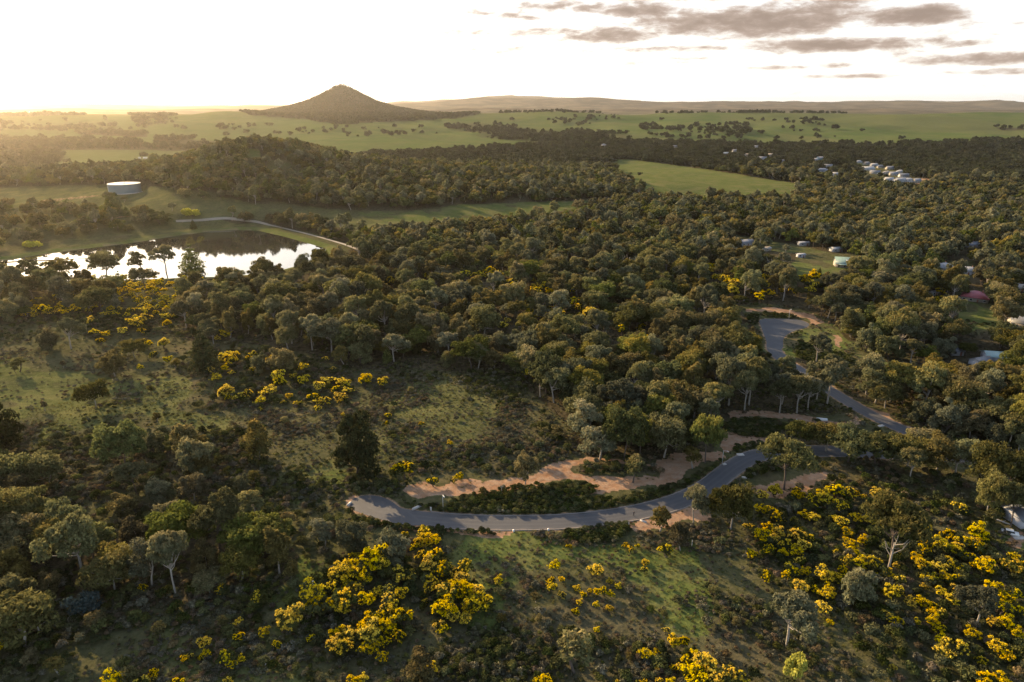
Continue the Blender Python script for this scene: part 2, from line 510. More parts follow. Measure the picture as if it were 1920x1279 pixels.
# bare earth
DIRT = [
    [(790, 948), (745, 925), (760, 912), (800, 912), (850, 924), (880, 912), (930, 898), (985, 890), (1040, 872), (1070, 858), (1110, 852), (1180, 872), (1230, 868), (1290, 858),
     (1345, 848), (1352, 862), (1320, 885), (1280, 905), (1200, 922), (1130, 935), (1050, 937), (1125, 922), (1100, 912), (1000, 912), (920, 926), (860, 940)],
    [(690, 990), (760, 990), (850, 1000), (940, 1003), (960, 996), (968, 1006), (930, 1018), (800, 1012), (700, 1000)],
    [(1175, 984), (1230, 974), (1290, 962), (1340, 960), (1335, 975), (1270, 990), (1190, 1000)],
    [(1400, 916), (1412, 898), (1440, 886), (1500, 884), (1560, 886), (1566, 900), (1520, 912), (1450, 918)],
    [(1343, 806), (1362, 815), (1400, 822), (1440, 826), (1440, 836), (1400, 838), (1378, 850), (1350, 850), (1350, 826)],
    [(1360, 778), (1460, 778), (1590, 779), (1600, 790), (1520, 794), (1440, 788), (1360, 790)],
    [(1396, 579), (1430, 576), (1480, 580), (1530, 596), (1540, 603), (1514, 603), (1474, 590), (1430, 585), (1402, 588)],
    [(1548, 626), (1558, 632), (1576, 652), (1568, 652), (1548, 634)],
    [(1600, 752), (1660, 770), (1690, 796), (1672, 796), (1630, 772)],
    [(640, 938), (664, 930), (660, 948), (645, 955)],
    [(1690, 336), (1740, 334), (1752, 344), (1700, 346)],
    [(60, 376), (190, 364), (200, 368), (80, 380)],
    [(150, 396), (230, 404), (230, 407), (150, 399)],
    [(320, 413), (440, 409), (440, 412), (320, 416)],
    [(1215, 369), (1290, 366), (1290, 370), (1215, 373)],
    [(1880, 975), (1895, 980), (1930, 1030), (1905, 1030)],
]
for p in DIRT:
    paint(dirt, p, .5 if p[0] in ((60, 376), (150, 396), (320, 413), (1215, 369)) else 1.0)
    paint(heath, p, .06)
paint(dirt, [(1085, 874), (1130, 866), (1190, 876), (1240, 876), (1236, 898), (1180, 904), (1110, 900), (1080, 890)], 0.0)
paint(heath, [(1085, 874), (1130, 866), (1190, 876), (1240, 876), (1236, 898), (1180, 904), (1110, 900), (1080, 890)], 1.0)
for p in ([(868, 934), (940, 918), (1000, 912), (1085, 906), (1122, 916), (1100, 930), (1140, 938), (1200, 926), (1270, 908), (1330, 880), (1352, 866), (1380, 858), (1365, 876), (1335, 898),
           (1300, 918), (1250, 937), (1190, 950), (1110, 960), (1040, 968), (950, 969), (860, 964), (815, 958), (830, 948)],
          [(655, 972), (700, 978), (790, 992), (930, 996), (930, 1004), (860, 1004), (760, 996), (660, 984)],
          [(1062, 996), (1100, 992), (1172, 982), (1178, 998), (1150, 1016), (1085, 1022), (1056, 1010)],
          [(1352, 800), (1400, 788), (1455, 790), (1480, 800), (1440, 822), (1390, 818)],
          [(1376, 852), (1382, 838), (1420, 832), (1455, 830), (1440, 842), (1400, 850)],
          [(1490, 668), (1500, 640), (1545, 660), (1590, 668), (1580, 684), (1530, 684)],
          [(1400, 592), (1424, 590), (1424, 604), (1410, 612)],
          [(1430, 586), (1480, 590), (1500, 598), (1440, 596)],
          [(1395, 890), (1415, 872), (1425, 868), (1422, 886), (1400, 902)]):
    paint(lowg, p, 1.0)
    paint(heath, p, 0.0)
    paint(gum, p, 0.0)

scrub = np.zeros((GH, GW))
for p, v in [([(1440, 925), (1580, 905), (1760, 900), (1860, 940), (1860, 1000), (2000, 1080), (2000, 1330), (1700, 1330), (1560, 1180), (1480, 1080), (1400, 1010)], .78),
             ([(560, 1080), (700, 1020), (800, 1010), (880, 1060), (930, 1140), (820, 1170), (760, 1230), (640, 1230), (600, 1180), (520, 1180)], .75),
             ([(-100, 830), (480, 800), (520, 960), (420, 1010), (-100, 1010)], .5),
             ([(-100, 1090), (560, 1090), (480, 1180), (300, 1200), (-100, 1230)], .6),
             ([(480, 940), (640, 930), (680, 1000), (640, 1060), (560, 1060)], .4),
             ([(340, 640), (560, 660), (680, 720), (660, 770), (420, 760), (360, 700)], .5),
             ([(-100, 560), (330, 540), (360, 640), (200, 640), (-100, 640)], .45),
             ([(840, 870), (1060, 800), (1090, 855), (1000, 880), (800, 900), (720, 890), (740, 870)], .55),
             ([(640, 870), (720, 880), (720, 920), (640, 920)], .9),
             ([(1085, 874), (1130, 866), (1190, 876), (1240, 876), (1236, 898), (1180, 904), (1110, 900), (1080, 890)], .95),
             ([(1130, 800), (1000, 720), (1030, 700), (1340, 780), (1330, 850), (1100, 850)], .4),
             ([(1480, 850), (1700, 860), (1760, 890), (1500, 885)], .35),
             ([(1000, 1200), (1500, 1190), (1500, 1330), (1000, 1330)], .12)]:
    paint(scrub, p, v)

# ------------------------------------------------------------------ roads (photo pixels -> ground)
ROAD_A = [(676, 946), (712, 958), (760, 968), (820, 975), (890, 979.5), (960, 980.5), (1050, 978.5), (1130, 971), (1200, 959.5), (1260, 944), (1308, 924), (1342, 902), (1374, 877),
          (1412, 857), (1455, 849), (1515, 846), (1580, 847), (1660, 851), (1740, 855), (1810, 857), (1870, 864), (1930, 875), (2010, 892), (2100, 912)]
ROAD_B = [(1452, 640), (1452, 656), (1466, 672), (1492, 690), (1526, 712), (1572, 742), (1612, 766), (1652, 787), (1700, 808), (1752, 828), (1800, 848), (1822, 857)]
CUL_B = [(1423, 602), (1432, 598), (1455, 597.5), (1485, 598.5), (1506, 602), (1517, 608), (1512, 614), (1492, 620), (1476, 627), (1468, 638), (1466, 654), (1440, 654), (1437, 640), (1431, 624)]
CUL_A = [(655, 946), (662, 936), (680, 930), (705, 930), (730, 938), (750, 952), (770, 962), (790, 982), (760, 985), (720, 976), (690, 966), (668, 958)]


def catmull(P, n=12):
    P = np.array(P, float)
    Q = np.vstack([2 * P[0] - P[1], P, 2 * P[-1] - P[-2]])
    out = []
    for i in range(len(P) - 1):
        p0, p1, p2, p3 = Q[i:i + 4]
        for t in np.linspace(0, 1, n, endpoint=False):
            out.append(.5 * ((2 * p1) + (-p0 + p2) * t + (2 * p0 - 5 * p1 + 4 * p2 - p3) * t * t + (-p0 + 3 * p1 - 3 * p2 + p3) * t ** 3))
    out.append(P[-1])
    return np.array(out)


def lay(pts):
    return np.array([hit(a, b) for a, b in pts])


ra = catmull(lay(ROAD_A), 10)
rb = catmull(lay(ROAD_B), 10)
cula = catmull(np.vstack([lay(CUL_A), lay(CUL_A[:1])]), 5)[:-1]
culb = catmull(np.vstack([lay(CUL_B), lay(CUL_B[:1])]), 5)[:-1]
ROAD_W = 7.4


def polyline_dist(L, x, y):
    d2 = np.full(np.shape(x), 1e18)
    for i in range(len(L) - 1):
        ax, ay = L[i]
        ex, ey = L[i + 1] - L[i]
        t = np.clip(((x - ax) * ex + (y - ay) * ey) / (ex * ex + ey * ey + 1e-9), 0, 1)
        d2 = np.minimum(d2, (x - ax - t * ex) ** 2 + (y - ay - t * ey) ** 2)
    return np.sqrt(d2)


def road_dist(x, y):
    """distance outside the tarmac, in metres"""
    x, y = np.asarray(x, float), np.asarray(y, float)
    d = np.full(x.shape, 1e3)
    near = (np.abs(x) < 420) & (y > 120) & (y < 480)
    if near.any():
        xx, yy = x[near], y[near]
        q = np.minimum(polyline_dist(ra, xx, yy), polyline_dist(rb, xx, yy)) - ROAD_W / 2
        q = np.minimum(q, poly_sd(cula, xx, yy))
        q = np.minimum(q, poly_sd(culb, xx, yy))
        d[near] = q
    return d


# ------------------------------------------------------------------ mesh helpers
def mesh(name, v, faces, mats, midx=None, smooth=False, attrs=None):
    """v (n,3); faces: list of int arrays, each (m,3) or (m,4)"""
    me = bpy.data.meshes.new(name)
    v = np.asarray(v, np.float32)
    faces = [np.asarray(f, np.int32) for f in (faces if isinstance(faces, list) else [faces]) if len(f)]
    me.vertices.add(len(v))
    me.vertices.foreach_set('co', v.ravel())
    loops = np.concatenate([f.ravel() for f in faces])
    tot = np.concatenate([np.full(len(f), f.shape[1], np.int32) for f in faces])
    start = np.concatenate([[0], np.cumsum(tot)[:-1]]).astype(np.int32)
    me.loops.add(len(loops))
    me.loops.foreach_set('vertex_index', loops)
    me.polygons.add(len(tot))
    me.polygons.foreach_set('loop_start', start)
    if midx is not None:
        me.polygons.foreach_set('material_index', np.asarray(midx, np.int32))
    if smooth:
        me.polygons.foreach_set('use_smooth', np.ones(len(tot), bool))
    for m_ in (mats if isinstance(mats, (list, tuple)) else [mats]):
        me.materials.append(m_)
    for k_, a in (attrs or {}).items():
        a = np.asarray(a, np.float32)
        if a.ndim == 1:
            at = me.attributes.new(k_, 'FLOAT', 'POINT')
            at.data.foreach_set('value', a)
        else:
            at = me.attributes.new(k_, 'FLOAT_VECTOR', 'POINT')
            at.data.foreach_set('vector', a.ravel())
    me.update(calc_edges=True)
    me.validate()
    return me


def link(name, data, parent=None, label=None, cat=None, group=None, kind=None, loc=None):
    o = bpy.data.objects.new(name, data)
    COL.objects.link(o)
    if parent is not None:
        o.parent = parent
    if loc is not None:
        o.location = loc
    if label:
        o['label'] = label
    if cat:
        o['category'] = cat
    if group:
        o['group'] = group
    if kind:
        o['kind'] = kind
    return o


class Geo:
    """collects simple solids into one mesh"""
    def __init__(self):
        self.v, self.f3, self.f4, self.n = [], [], [], 0

    def add(self, v, f):
        v = np.asarray(v, float)
        f = np.asarray(f, int)
        (self.f3 if f.shape[1] == 3 else self.f4).append(f + self.n)
        self.v.append(v)
        self.n += len(v)

    def box(self, c, s, rz=0.0, taper=1.0):
        x, y, z = np.array(s) / 2.0
        b = np.array([(-x, -y, -z), (x, -y, -z), (x, y, -z), (-x, y, -z), (-x * taper, -y * taper, z), (x * taper, -y * taper, z), (x * taper, y * taper, z), (-x * taper, y * taper, z)])
        ca, sa = math.cos(rz), math.sin(rz)
        b = np.stack([b[:, 0] * ca - b[:, 1] * sa, b[:, 0] * sa + b[:, 1] * ca, b[:, 2]], 1) + np.array(c)
        self.add(b, [(0, 3, 2, 1), (4, 5, 6, 7), (0, 1, 5, 4), (1, 2, 6, 5), (2, 3, 7, 6), (3, 0, 4, 7)])

    def tube(self, pts, rad, n=6, cap=True):
        P = np.array(pts, float)
        rad = np.broadcast_to(np.asarray(rad, float), (len(P),))
        T = np.gradient(P, axis=0)
        T /= np.linalg.norm(T, axis=1)[:, None] + 1e-9
        ref = np.array([1.0, 0, 0]) if abs(T[0][0]) < .8 else np.array([0, 1.0, 0])
        vs = []
        for p, t, r in zip(P, T, rad):
            a = np.cross(t, ref)
            a /= np.linalg.norm(a) + 1e-9
            b = np.cross(t, a)
            for i in range(n):
                th = 2 * math.pi * i / n
                vs.append(p + r * (math.cos(th) * a + math.sin(th) * b))
        fs = []
        for j in range(len(P) - 1):
            for i in range(n):
                k = (i + 1) % n
                fs.append((j * n + i, j * n + k, (j + 1) * n + k, (j + 1) * n + i))
        self.add(vs, fs)
        if cap:
            self.v.append(np.array([P[-1] + T[-1] * rad[-1] * .5]))
            base = self.n - n
            self.f3.append(np.array([(base + i, base + (i + 1) % n, self.n) for i in range(n)]))
            self.n += 1

    def build(self, name, mat, smooth=False):
        v = np.vstack(self.v)
        fl = []
        if self.f4:
            fl.append(np.vstack(self.f4))
        if self.f3:
            fl.append(np.vstack(self.f3))
        return mesh(name, v, fl, mat, smooth=smooth)


# ------------------------------------------------------------------ materials
def new_mat(name):
    m_ = bpy.data.materials.new(name)
    m_.use_nodes = True
    nt = m_.node_tree
    for n in list(nt.nodes):
        nt.nodes.remove(n)
    k = NT(nt)
    out = k.n('ShaderNodeOutputMaterial')
    return m_, k, out


def flat_mat(name, col, rough=.8, var=.15, scale=3.0, metal=0.0, bump=0.0):
    m_, k, out = new_mat(name)
    p = k.n('ShaderNodeBsdfPrincipled')
    tc = k.n('ShaderNodeTexCoord')
    n = k.noise(tc.outputs['Object'], scale, 5.0)
    c0 = tuple(c * (1 - var) for c in col)
    c1 = tuple(min(c * (1 + var), 1) for c in col)
    c = k.mix(n, c0, c1)
    k.put(p.inputs['Base Color'], c)
    p.inputs['Roughness'].default_value = rough
    p.inputs['Metallic'].default_value = metal
    p.inputs['Specular IOR Level'].default_value = .3
    if bump:
        b = k.n('ShaderNodeBump')
        b.inputs['Strength'].default_value = bump
        k.put(b.inputs['Height'], n)
        k.put(p.inputs['Normal'], b.outputs[0])
    k.t.links.new(p.outputs[0], out.inputs[0])
    return m_


def leaf_mat(name, dark, light, trans=.42, tip=None, hue=.022, vary=1.0):
    """leaves: colour varies from leaf to leaf, clump to clump ('tone' on the mesh) and tree to tree"""
    m_, k, out = new_mat(name)
    at = k.n('ShaderNodeAttribute', attribute_name='tone')
    oi = k.n('ShaderNodeObjectInfo')
    geo = k.n('ShaderNodeNewGeometry')
    base = k.mix(at.outputs['Fac'], dark, light)
    if tip:
        a2 = k.n('ShaderNodeAttribute', attribute_name='tip')  # bronze new growth, strengthened to paint a golden sun rim
        base = k.mix(k.m('MULTIPLY', a2.outputs['Fac'], k.ramp(oi.outputs['Random'], .2, 1.0, False)), base, tip)
    hs = k.n('ShaderNodeHueSaturation')
    k.put(hs.inputs['Hue'], k.m('ADD', .5 - hue / 2, k.m('MULTIPLY', oi.outputs['Random'], hue)))
    r2 = k.m('FRACT', k.m('MULTIPLY', oi.outputs['Random'], 7.31))
    r3 = k.m('FRACT', k.m('MULTIPLY', oi.outputs['Random'], 13.7))
    k.put(hs.inputs['Saturation'], k.m('ADD', 1 - .22 * vary, k.m('MULTIPLY', r3, .36 * vary)))
    k.put(hs.inputs['Value'], k.m('ADD', 1 - .36 * vary, k.m('MULTIPLY', r2, .74 * vary)))
    k.put(hs.inputs['Color'], base)
    isl = k.m('ADD', .75, k.m('MULTIPLY', geo.outputs['Random Per Island'], .5))
    c = k.scale(hs.outputs[0], (1, 1, 1))
    vm = c.node
    cx = k.n('ShaderNodeCombineXYZ')
    for s in cx.inputs:
        k.put(s, isl)
    k.put(vm.inputs[1], cx.outputs[0])
    d = k.n('ShaderNodeBsdfDiffuse')
    t = k.n('ShaderNodeBsdfTranslucent')
    k.put(d.inputs[0], c)
    k.put(t.inputs[0], c)
    mx = k.n('ShaderNodeMixShader')
    mx.inputs[0].default_value = trans
    k.t.links.new(d.outputs[0], mx.inputs[1])
    k.t.links.new(t.outputs[0], mx.inputs[2])
    k.t.links.new(mx.outputs[0], out.inputs[0])
    return m_


M_GUM = {
    'olive': leaf_mat('gum_leaf_olive', (0.056, 0.062, 0.020), (0.155, 0.148, 0.051), tip=(0.295, 0.191, 0.059)),
    'grey': leaf_mat('gum_leaf_grey', (0.066, 0.074, 0.037), (0.171, 0.174, 0.088), tip=(0.295, 0.205, 0.079)),
    'bronze': leaf_mat('gum_leaf_bronze', (0.063, 0.059, 0.023), (0.166, 0.143, 0.053), tip=(0.315, 0.195, 0.062)),
    'green': leaf_mat('gum_leaf_green', (0.048, 0.063, 0.019), (0.135, 0.148, 0.045), tip=(0.249, 0.191, 0.053)),
}
M_GUM['far'] = leaf_mat('gum_leaf_far_shaded', (.024, .027, .014), (.064, .065, .034), trans=.28)  # colour darkened in place of the shade coarse leaves don't cast on each other
M_GUM['far_green'] = leaf_mat('gum_leaf_far_green_shaded', (.022, .027, .012), (.058, .064, .027), trans=.28)  # same painted-in shade between leaves, greener
M_DARK = leaf_mat('dark_needle', (.026, .032, .012), (.065, .066, .022), trans=.25)
M_BLUE = leaf_mat('blue_leaf', (.022, .038, .036), (.05, .075, .068), trans=.15)
M_WLEAF = leaf_mat('wattle_leaf', (.034, .040, .012), (.075, .080, .022), trans=.25)
M_BLOOM = leaf_mat('wattle_blossom', (.56, .385, .004), (.85, .64, .008), trans=.4, hue=.02, vary=.45)
M_SHRUB = {
    'grey': leaf_mat('shrub_grey', (.075, .072, .044), (.175, .160, .100), trans=.2),
    'brown': leaf_mat('shrub_brown', (.078, .058, .032), (.180, .132, .076), trans=.2),
    'green': leaf_mat('shrub_green', (.050, .054, .018), (.120, .120, .042), trans=.2),
    'dark': leaf_mat('shrub_dark', (.026, .033, .011), (.068, .078, .024), trans=.15),
    'lime': leaf_mat('shrub_lime', (.26, .25, .014), (.48, .44, .03), trans=.4),
}
M_GRASS = leaf_mat('grass_blade', (.075, .085, .022), (.19, .17, .06), trans=.35)
M_BARK = flat_mat('pale_bark', (.25, .22, .18), .9, .4, 1.5)
M_BARKD = flat_mat('dark_bark', (.09, .07, .055), .95, .3, 2.0)


# ------------------------------------------------------------------ foliage prototypes
def leafcloud(C, N, size, spread, rg, elong=1.7):
    """triangles at C with normals near N"""
    n = len(C)
    R = rg.normal(size=(n, 3))
    R /= np.linalg.norm(R, axis=1)[:, None]
    Nn = N + R * spread
    Nn /= np.linalg.norm(Nn, axis=1)[:, None] + 1e-9
    A = np.cross(Nn, rg.normal(size=(n, 3)))
    A /= np.linalg.norm(A, axis=1)[:, None] + 1e-9
    B = np.cross(Nn, A)
    s = size * rg.uniform(.6, 1.35, n)[:, None]
    v = np.stack([C + A * s * elong * .62, C - A * s * elong * .38 + B * s * .55, C - A * s * elong * .38 - B * s * .55], 1)
    return v.reshape(-1, 3)


def lobe_points(c, r, n, rg, zlow=-.35, flat=.8, rad=(.78, 1.06)):
    d = rg.normal(size=(n * 3, 3))
    d /= np.linalg.norm(d, axis=1)[:, None]
    d = d[d[:, 2] > zlow][:n]
    k = rg.uniform(*rad, len(d))[:, None]
    P = c + d * r * k * np.array([1, 1, flat])
    return P, d


def crown_lobes(rg, W, z0, z1, n, low=.25, lr=(.17, .27)):
    """lobe centres through a domed crown, outer shell mostly; the crown bulges out on some sides and stays thin on others"""
    out = []
    hz_ = (z1 - z0) / 2
    ph = rg.uniform(0, 6.28, 4)
    am = rg.uniform(.08, .22, 3)
    tries = 0
    while len(out) < n and tries < 6000:
        tries += 1
        d = rg.normal(size=3)
        d /= np.linalg.norm(d)
        if d[2] < -low:
            continue
        az = math.atan2(d[1], d[0])
        bul = 1 + am[0] * math.cos(az + ph[0]) + am[1] * math.cos(2 * az + ph[1]) + am[2] * math.cos(3 * az + ph[2] + 2 * d[2])
        k = rg.uniform(.42, .88) * bul
        r = W * rg.uniform(*lr) * rg.uniform(.75, 1.15)
        p = np.array([d[0] * W / 2 * k, d[1] * W / 2 * k, z0 + hz_ * .75 + d[2] * hz_ * 1.15 * k])
        if all(np.linalg.norm(p - q) > .5 * (r + s) for q, s in out):
            out.append((p, r))
    return out


def gum_mesh(seed, hgt, W, bare, nl, ntri, leaf, low=.3, fork=3, lr=(.17, .27), flat=.78, lean=.06):
    """returns crown geometry and trunk Geo for a gum tree of given height and crown width"""
    rg = np.random.default_rng(seed)
    z0 = hgt * bare
    lobes = crown_lobes(rg, W, z0, hgt * .93, nl, low, lr)
    V, tone, tip = [], [], []
    per = ntri // len(lobes)
    zt = max(p[2] for p, r in lobes)
    for p, r in lobes:
        P, d = lobe_points(p, r, per, rg, flat=flat, rad=(.66, 1.18))
        V.append(leafcloud(P, d, leaf, .95, rg))
        t = np.clip(.5 + rg.normal() * .16 + rg.normal(size=len(P)) * .18, 0, 1)
        tp = np.clip(d[:, 2] * .8 + .1, 0, 1) * np.clip((P[:, 2] - z0) / (zt - z0), 0, 1) * rg.uniform(.2, 1, len(P))  # new growth plus painted rim light, strongest on upward leaves near the top
        tone.append(np.repeat(t, 3))
        tip.append(np.repeat(tp, 3))
    V = np.vstack(V)
    F_ = np.arange(len(V)).reshape(-1, 3)
    g = Geo()
    tr = hgt * .016 + .05
    lx, ly = rg.normal(size=2) * lean * hgt
    top = np.array([lx, ly, z0 + (hgt - z0) * .15])
    mid = np.array([lx * .45 + rg.normal() * .1, ly * .45 + rg.normal() * .1, top[2] * .5])
    g.tube([(0, 0, -.6), (0, 0, .2), mid, top], [tr * 1.35, tr * 1.1, tr * .85, tr * .7], 7)
    for i, (p, r) in enumerate(lobes):
        a = mid + (top - mid) * rg.uniform(.35, 1.0)
        b = (a + p) / 2 + np.array([0, 0, -.08 * hgt * rg.uniform(.2, 1)])
        if i % max(1, len(lobes) // 9) == 0:
            g.tube([a, b, p], [tr * .5, tr * .32, tr * .12], 5)
    return V, F_, np.concatenate(tone), np.concatenate(tip), g


def gum_proto(seed, tint, hgt, W, bare, nl, ntri, leaf, bark, **kw):
    V, F_, tone, tip, g = gum_mesh(seed, hgt, W, bare, nl, ntri, leaf, **kw)
    cm = mesh('crown', V, F_, M_GUM[tint] if isinstance(tint, str) else tint, attrs={'tone': tone, 'tip': tip})
    tm = g.build('trunk', bark, smooth=True)
    return {'crown': cm, 'trunk': tm, 'h': hgt, 'w': W}


G_NEAR = [
    ('broad domed olive', gum_proto(11, 'olive', 13, 12.5, .22, 34, 5400, .43, M_BARK, low=.5, lr=(.10, .18), flat=.85)),
    ('tall open grey-green', gum_proto(12, 'grey', 15.5, 10.5, .38, 22, 4200, .42, M_BARK, low=.35, lr=(.10, .19), flat=.9)),
    ('bronze-tipped domed', gum_proto(13, 'bronze', 12.5, 11.0, .20, 30, 4800, .42, M_BARK, low=.55, lr=(.10, .18), flat=.9)),
    ('umbrella-crowned olive', gum_proto(14, 'olive', 13, 13.0, .46, 28, 4600, .42, M_BARKD, low=.1, lr=(.09, .17), flat=.66)),
    ('bushy low-branched grey-green', gum_proto(15, 'grey', 10.5, 9.5, .10, 28, 4600, .40, M_BARKD, low=.7, lr=(.11, .20), flat=.95)),
    ('narrow upright bronze', gum_proto(16, 'bronze', 14, 7.4, .20, 26, 3900, .40, M_BARK, low=.8, lr=(.14, .26), flat=1.0)),
    ('spreading many-headed green', gum_proto(17, 'green', 13, 14.0, .30, 40, 5600, .43, M_BARKD, lr=(.08, .15), low=.35)),
    ('ragged-crowned grey', gum_proto(18, 'grey', 14.5, 11.0, .36, 18, 3300, .42, M_BARK, lr=(.09, .19), low=.45, flat=.85)),
]
G_MID = [
    ('olive', gum_proto(31, 'olive', 11.5, 12.0, .14, 24, 1500, .78, M_BARKD, low=.5, lr=(.11, .19), flat=.85)),
    ('grey-green', gum_proto(32, 'grey', 12.5, 10.5, .22, 20, 1300, .78, M_BARKD, low=.5, lr=(.11, .2), flat=.9)),
    ('bronze', gum_proto(33, 'bronze', 11, 11.5, .14, 22, 1400, .78, M_BARKD, low=.5, lr=(.11, .19), flat=.85)),
    ('dark green', gum_proto(34, 'green', 12, 13.0, .18, 26, 1500, .78, M_BARKD, lr=(.10, .17), low=.45)),
    ('tall grey', gum_proto(35, 'grey', 15, 9.0, .32, 16, 1100, .75, M_BARK, low=.4, lr=(.12, .22), flat=.95)),
]
G_FAR = [
    ('olive', gum_proto(51, 'far', 11, 12.0, .10, 8, 200, 2.1, M_BARKD, low=.5)),
    ('grey-green', gum_proto(52, 'far', 12, 11.0, .12, 8, 190, 2.1, M_BARKD, low=.5)),
    ('green', gum_proto(53, 'far_green', 10.5, 13.0, .10, 9, 200, 2.1, M_BARKD, low=.4)),
]


def wattle_proto(seed, hgt, W, bloom, ntri=1500, leaf=.36, nl=11, bloom_size=.27):
    rg = np.random.default_rng(seed)
    lobes = crown_lobes(rg, W, hgt * .32, hgt * .95, nl, .25, (.16, .25))
    V, tone, VB, tb = [], [], [], []
    per = ntri // len(lobes)
    for p, r in lobes:
        P, d = lobe_points(p, r * .92, int(per * .6), rg, zlow=-.6)
        V.append(leafcloud(P, d, leaf, .8, rg))
        tone.append(np.repeat(np.clip(.5 + rg.normal(size=len(P)) * .25, 0, 1), 3))
        if rg.uniform() < bloom:
            # blossom sprays: little puffs over the sunny side of the lobe
            m = max(5, int(13 * bloom))
            C, dc = lobe_points(p, r, m, rg, zlow=-.15, rad=(.9, 1.1))
            for c, dd in zip(C, dc):
                Q, dq = lobe_points(c, r * rg.uniform(.24, .46), max(8, int(per * .11)), rg, zlow=-.5, flat=.8, rad=(.5, 1.25))
                VB.append(leafcloud(Q, dq, bloom_size, .6, rg, 1.2))
                tb.append(np.repeat(np.clip(.55 + rg.normal() * .2 + rg.normal(size=len(Q)) * .2, 0, 1), 3))
    g = Geo()
    tr = .09 + hgt * .012
    for s in range(3):
        p, r = lobes[(s * 3) % len(lobes)]
        g.tube([(rg.normal() * .12, rg.normal() * .12, -.4), (p[0] * .3, p[1] * .3, hgt * .3), tuple(p)], [tr, tr * .7, tr * .25], 5)
    V, VB = np.vstack(V), np.vstack(VB)
    return {'foliage': mesh('foliage', V, np.arange(len(V)).reshape(-1, 3), M_WLEAF, attrs={'tone': np.concatenate(tone)}),
            'blossom': mesh('blossom', VB, np.arange(len(VB)).reshape(-1, 3), M_BLOOM, attrs={'tone': np.concatenate(tb)}),
            'trunk': g.build('trunk', M_BARKD, True), 'h': hgt, 'w': W}


W_PROTO = [('full-flowering', wattle_proto(71, 5.0, 5.0, .95)), ('rounded gold-topped', wattle_proto(72, 4.6, 4.6, .8)),
           ('patchily flowering', wattle_proto(73, 5.2, 5.4, .5)), ('flat-topped golden', wattle_proto(74, 4.6, 5.6, .85, nl=13)),
           ('half-open yellow', wattle_proto(75, 4.4, 4.2, .6, nl=8))]
W_FAR = [('golden', wattle_proto(76, 4.8, 5.0, .8, 420, .8, 8, .62)), ('dull golden', wattle_proto(77, 4.8, 5.4, .5, 420, .8, 8, .6))]


def shrub_mesh(name, seed, hgt, W, mat, ntri=170, leaf=.22, nl=5):
    rg = np.random.default_rng(seed)
    V, tone = [], []
    for i in range(nl):
        a, k = rg.uniform(0, 6.28), math.sqrt(rg.uniform()) * W * .32
        c = np.array([math.cos(a) * k, math.sin(a) * k, hgt * rg.uniform(.35, .62)])
        P, d = lobe_points(c, W * rg.uniform(.22, .34), ntri // nl, rg, zlow=-.5, flat=hgt / W * .9, rad=(.55, 1.08))
        V.append(leafcloud(P, d, leaf, .8, rg))
        tone.append(np.repeat(np.clip(.5 + rg.normal() * .15 + rg.normal(size=len(P)) * .22, 0, 1), 3))
    V = np.vstack(V)
    return mesh(name, V, np.arange(len(V)).reshape(-1, 3), mat, attrs={'tone': np.concatenate(tone)})


SHRUBS = [(k_, shrub_mesh('bush', 90 + i, h_, w_, M_SHRUB[k_], nt, lf)) for i, (k_, h_, w_, nt, lf) in enumerate(
    [('grey', 1.5, 2.0, 260, .2), ('brown', 1.3, 1.9, 240, .19), ('green', 1.7, 2.2, 280, .21), ('dark', 1.6, 2.1, 260, .2), ('grey', 1.1, 2.2, 220, .18), ('lime', 1.6, 2.0, 260, .22)])]


def conifer_proto(seed, hgt, W, mat, ntri=2200, leaf=.42, tiers=9):
    rg = np.random.default_rng(seed)
    V, tone = [], []
    for i in range(tiers):
        t = i / (tiers - 1)
        z = hgt * (.14 + .82 * t)
        R = W / 2 * (1 - t) ** .75 * (1 + .15 * rg.normal()) + .25
        nb = max(3, int(9 * (1 - t) + 3))
        for b in range(nb):
            a = 6.283 * b / nb + rg.uniform(0, .6)
            c = np.array([math.cos(a) * R * .6, math.sin(a) * R * .6, z - R * .18])
            P, d = lobe_points(c, R * .5 + .25, max(8, ntri // (tiers * 8)), rg, zlow=-.6, flat=.55)
            V.append(leafcloud(P, d, leaf, .7, rg))
            tone.append(np.repeat(np.clip(.5 + rg.normal(size=len(P)) * .25, 0, 1), 3))
    V = np.vstack(V)
    g = Geo()
    g.tube([(0, 0, -.5), (0, 0, hgt * .5), (0, 0, hgt * .9)], [hgt * .022, hgt * .014, .05], 6)
    return {'crown': mesh('crown', V, np.arange(len(V)).reshape(-1, 3), mat, attrs={'tone': np.concatenate(tone), 'tip': np.zeros(len(V))}),
            'trunk': g.build('trunk', M_BARKD, True), 'h': hgt, 'w': W}


P_CON = conifer_proto(121, 11, 6.5, M_DARK)
P_CAS = conifer_proto(122, 12, 8.5, M_GUM['green'], 1800, .5, 7)
P_DARK = gum_proto(123, M_DARK, 12, 9, .08, 18, 3600, .48, M_BARKD, low=.7)
P_BLUE = gum_proto(124, M_BLUE, 6, 7, .08, 12, 2000, .4, M_BARKD, low=.7)
P_POP = gum_proto(125, 'bronze', 13, 6.4, .14, 16, 3000, .45, M_BARK, low=.95, lr=(.24, .36), lean=.02)
P_LIME = gum_proto(126, M_SHRUB['lime'], 6, 6.5, .12, 10, 1200, .6, M_BARKD, low=.6)
P_SAP = [gum_proto(127, 'bronze', 5, 2.4, .3, 7, 520, .3, M_BARK, low=.7, lr=(.25, .36)), gum_proto(128, 'olive', 6, 2.8, .4, 8, 560, .3, M_BARKD, low=.7, lr=(.24, .34))]
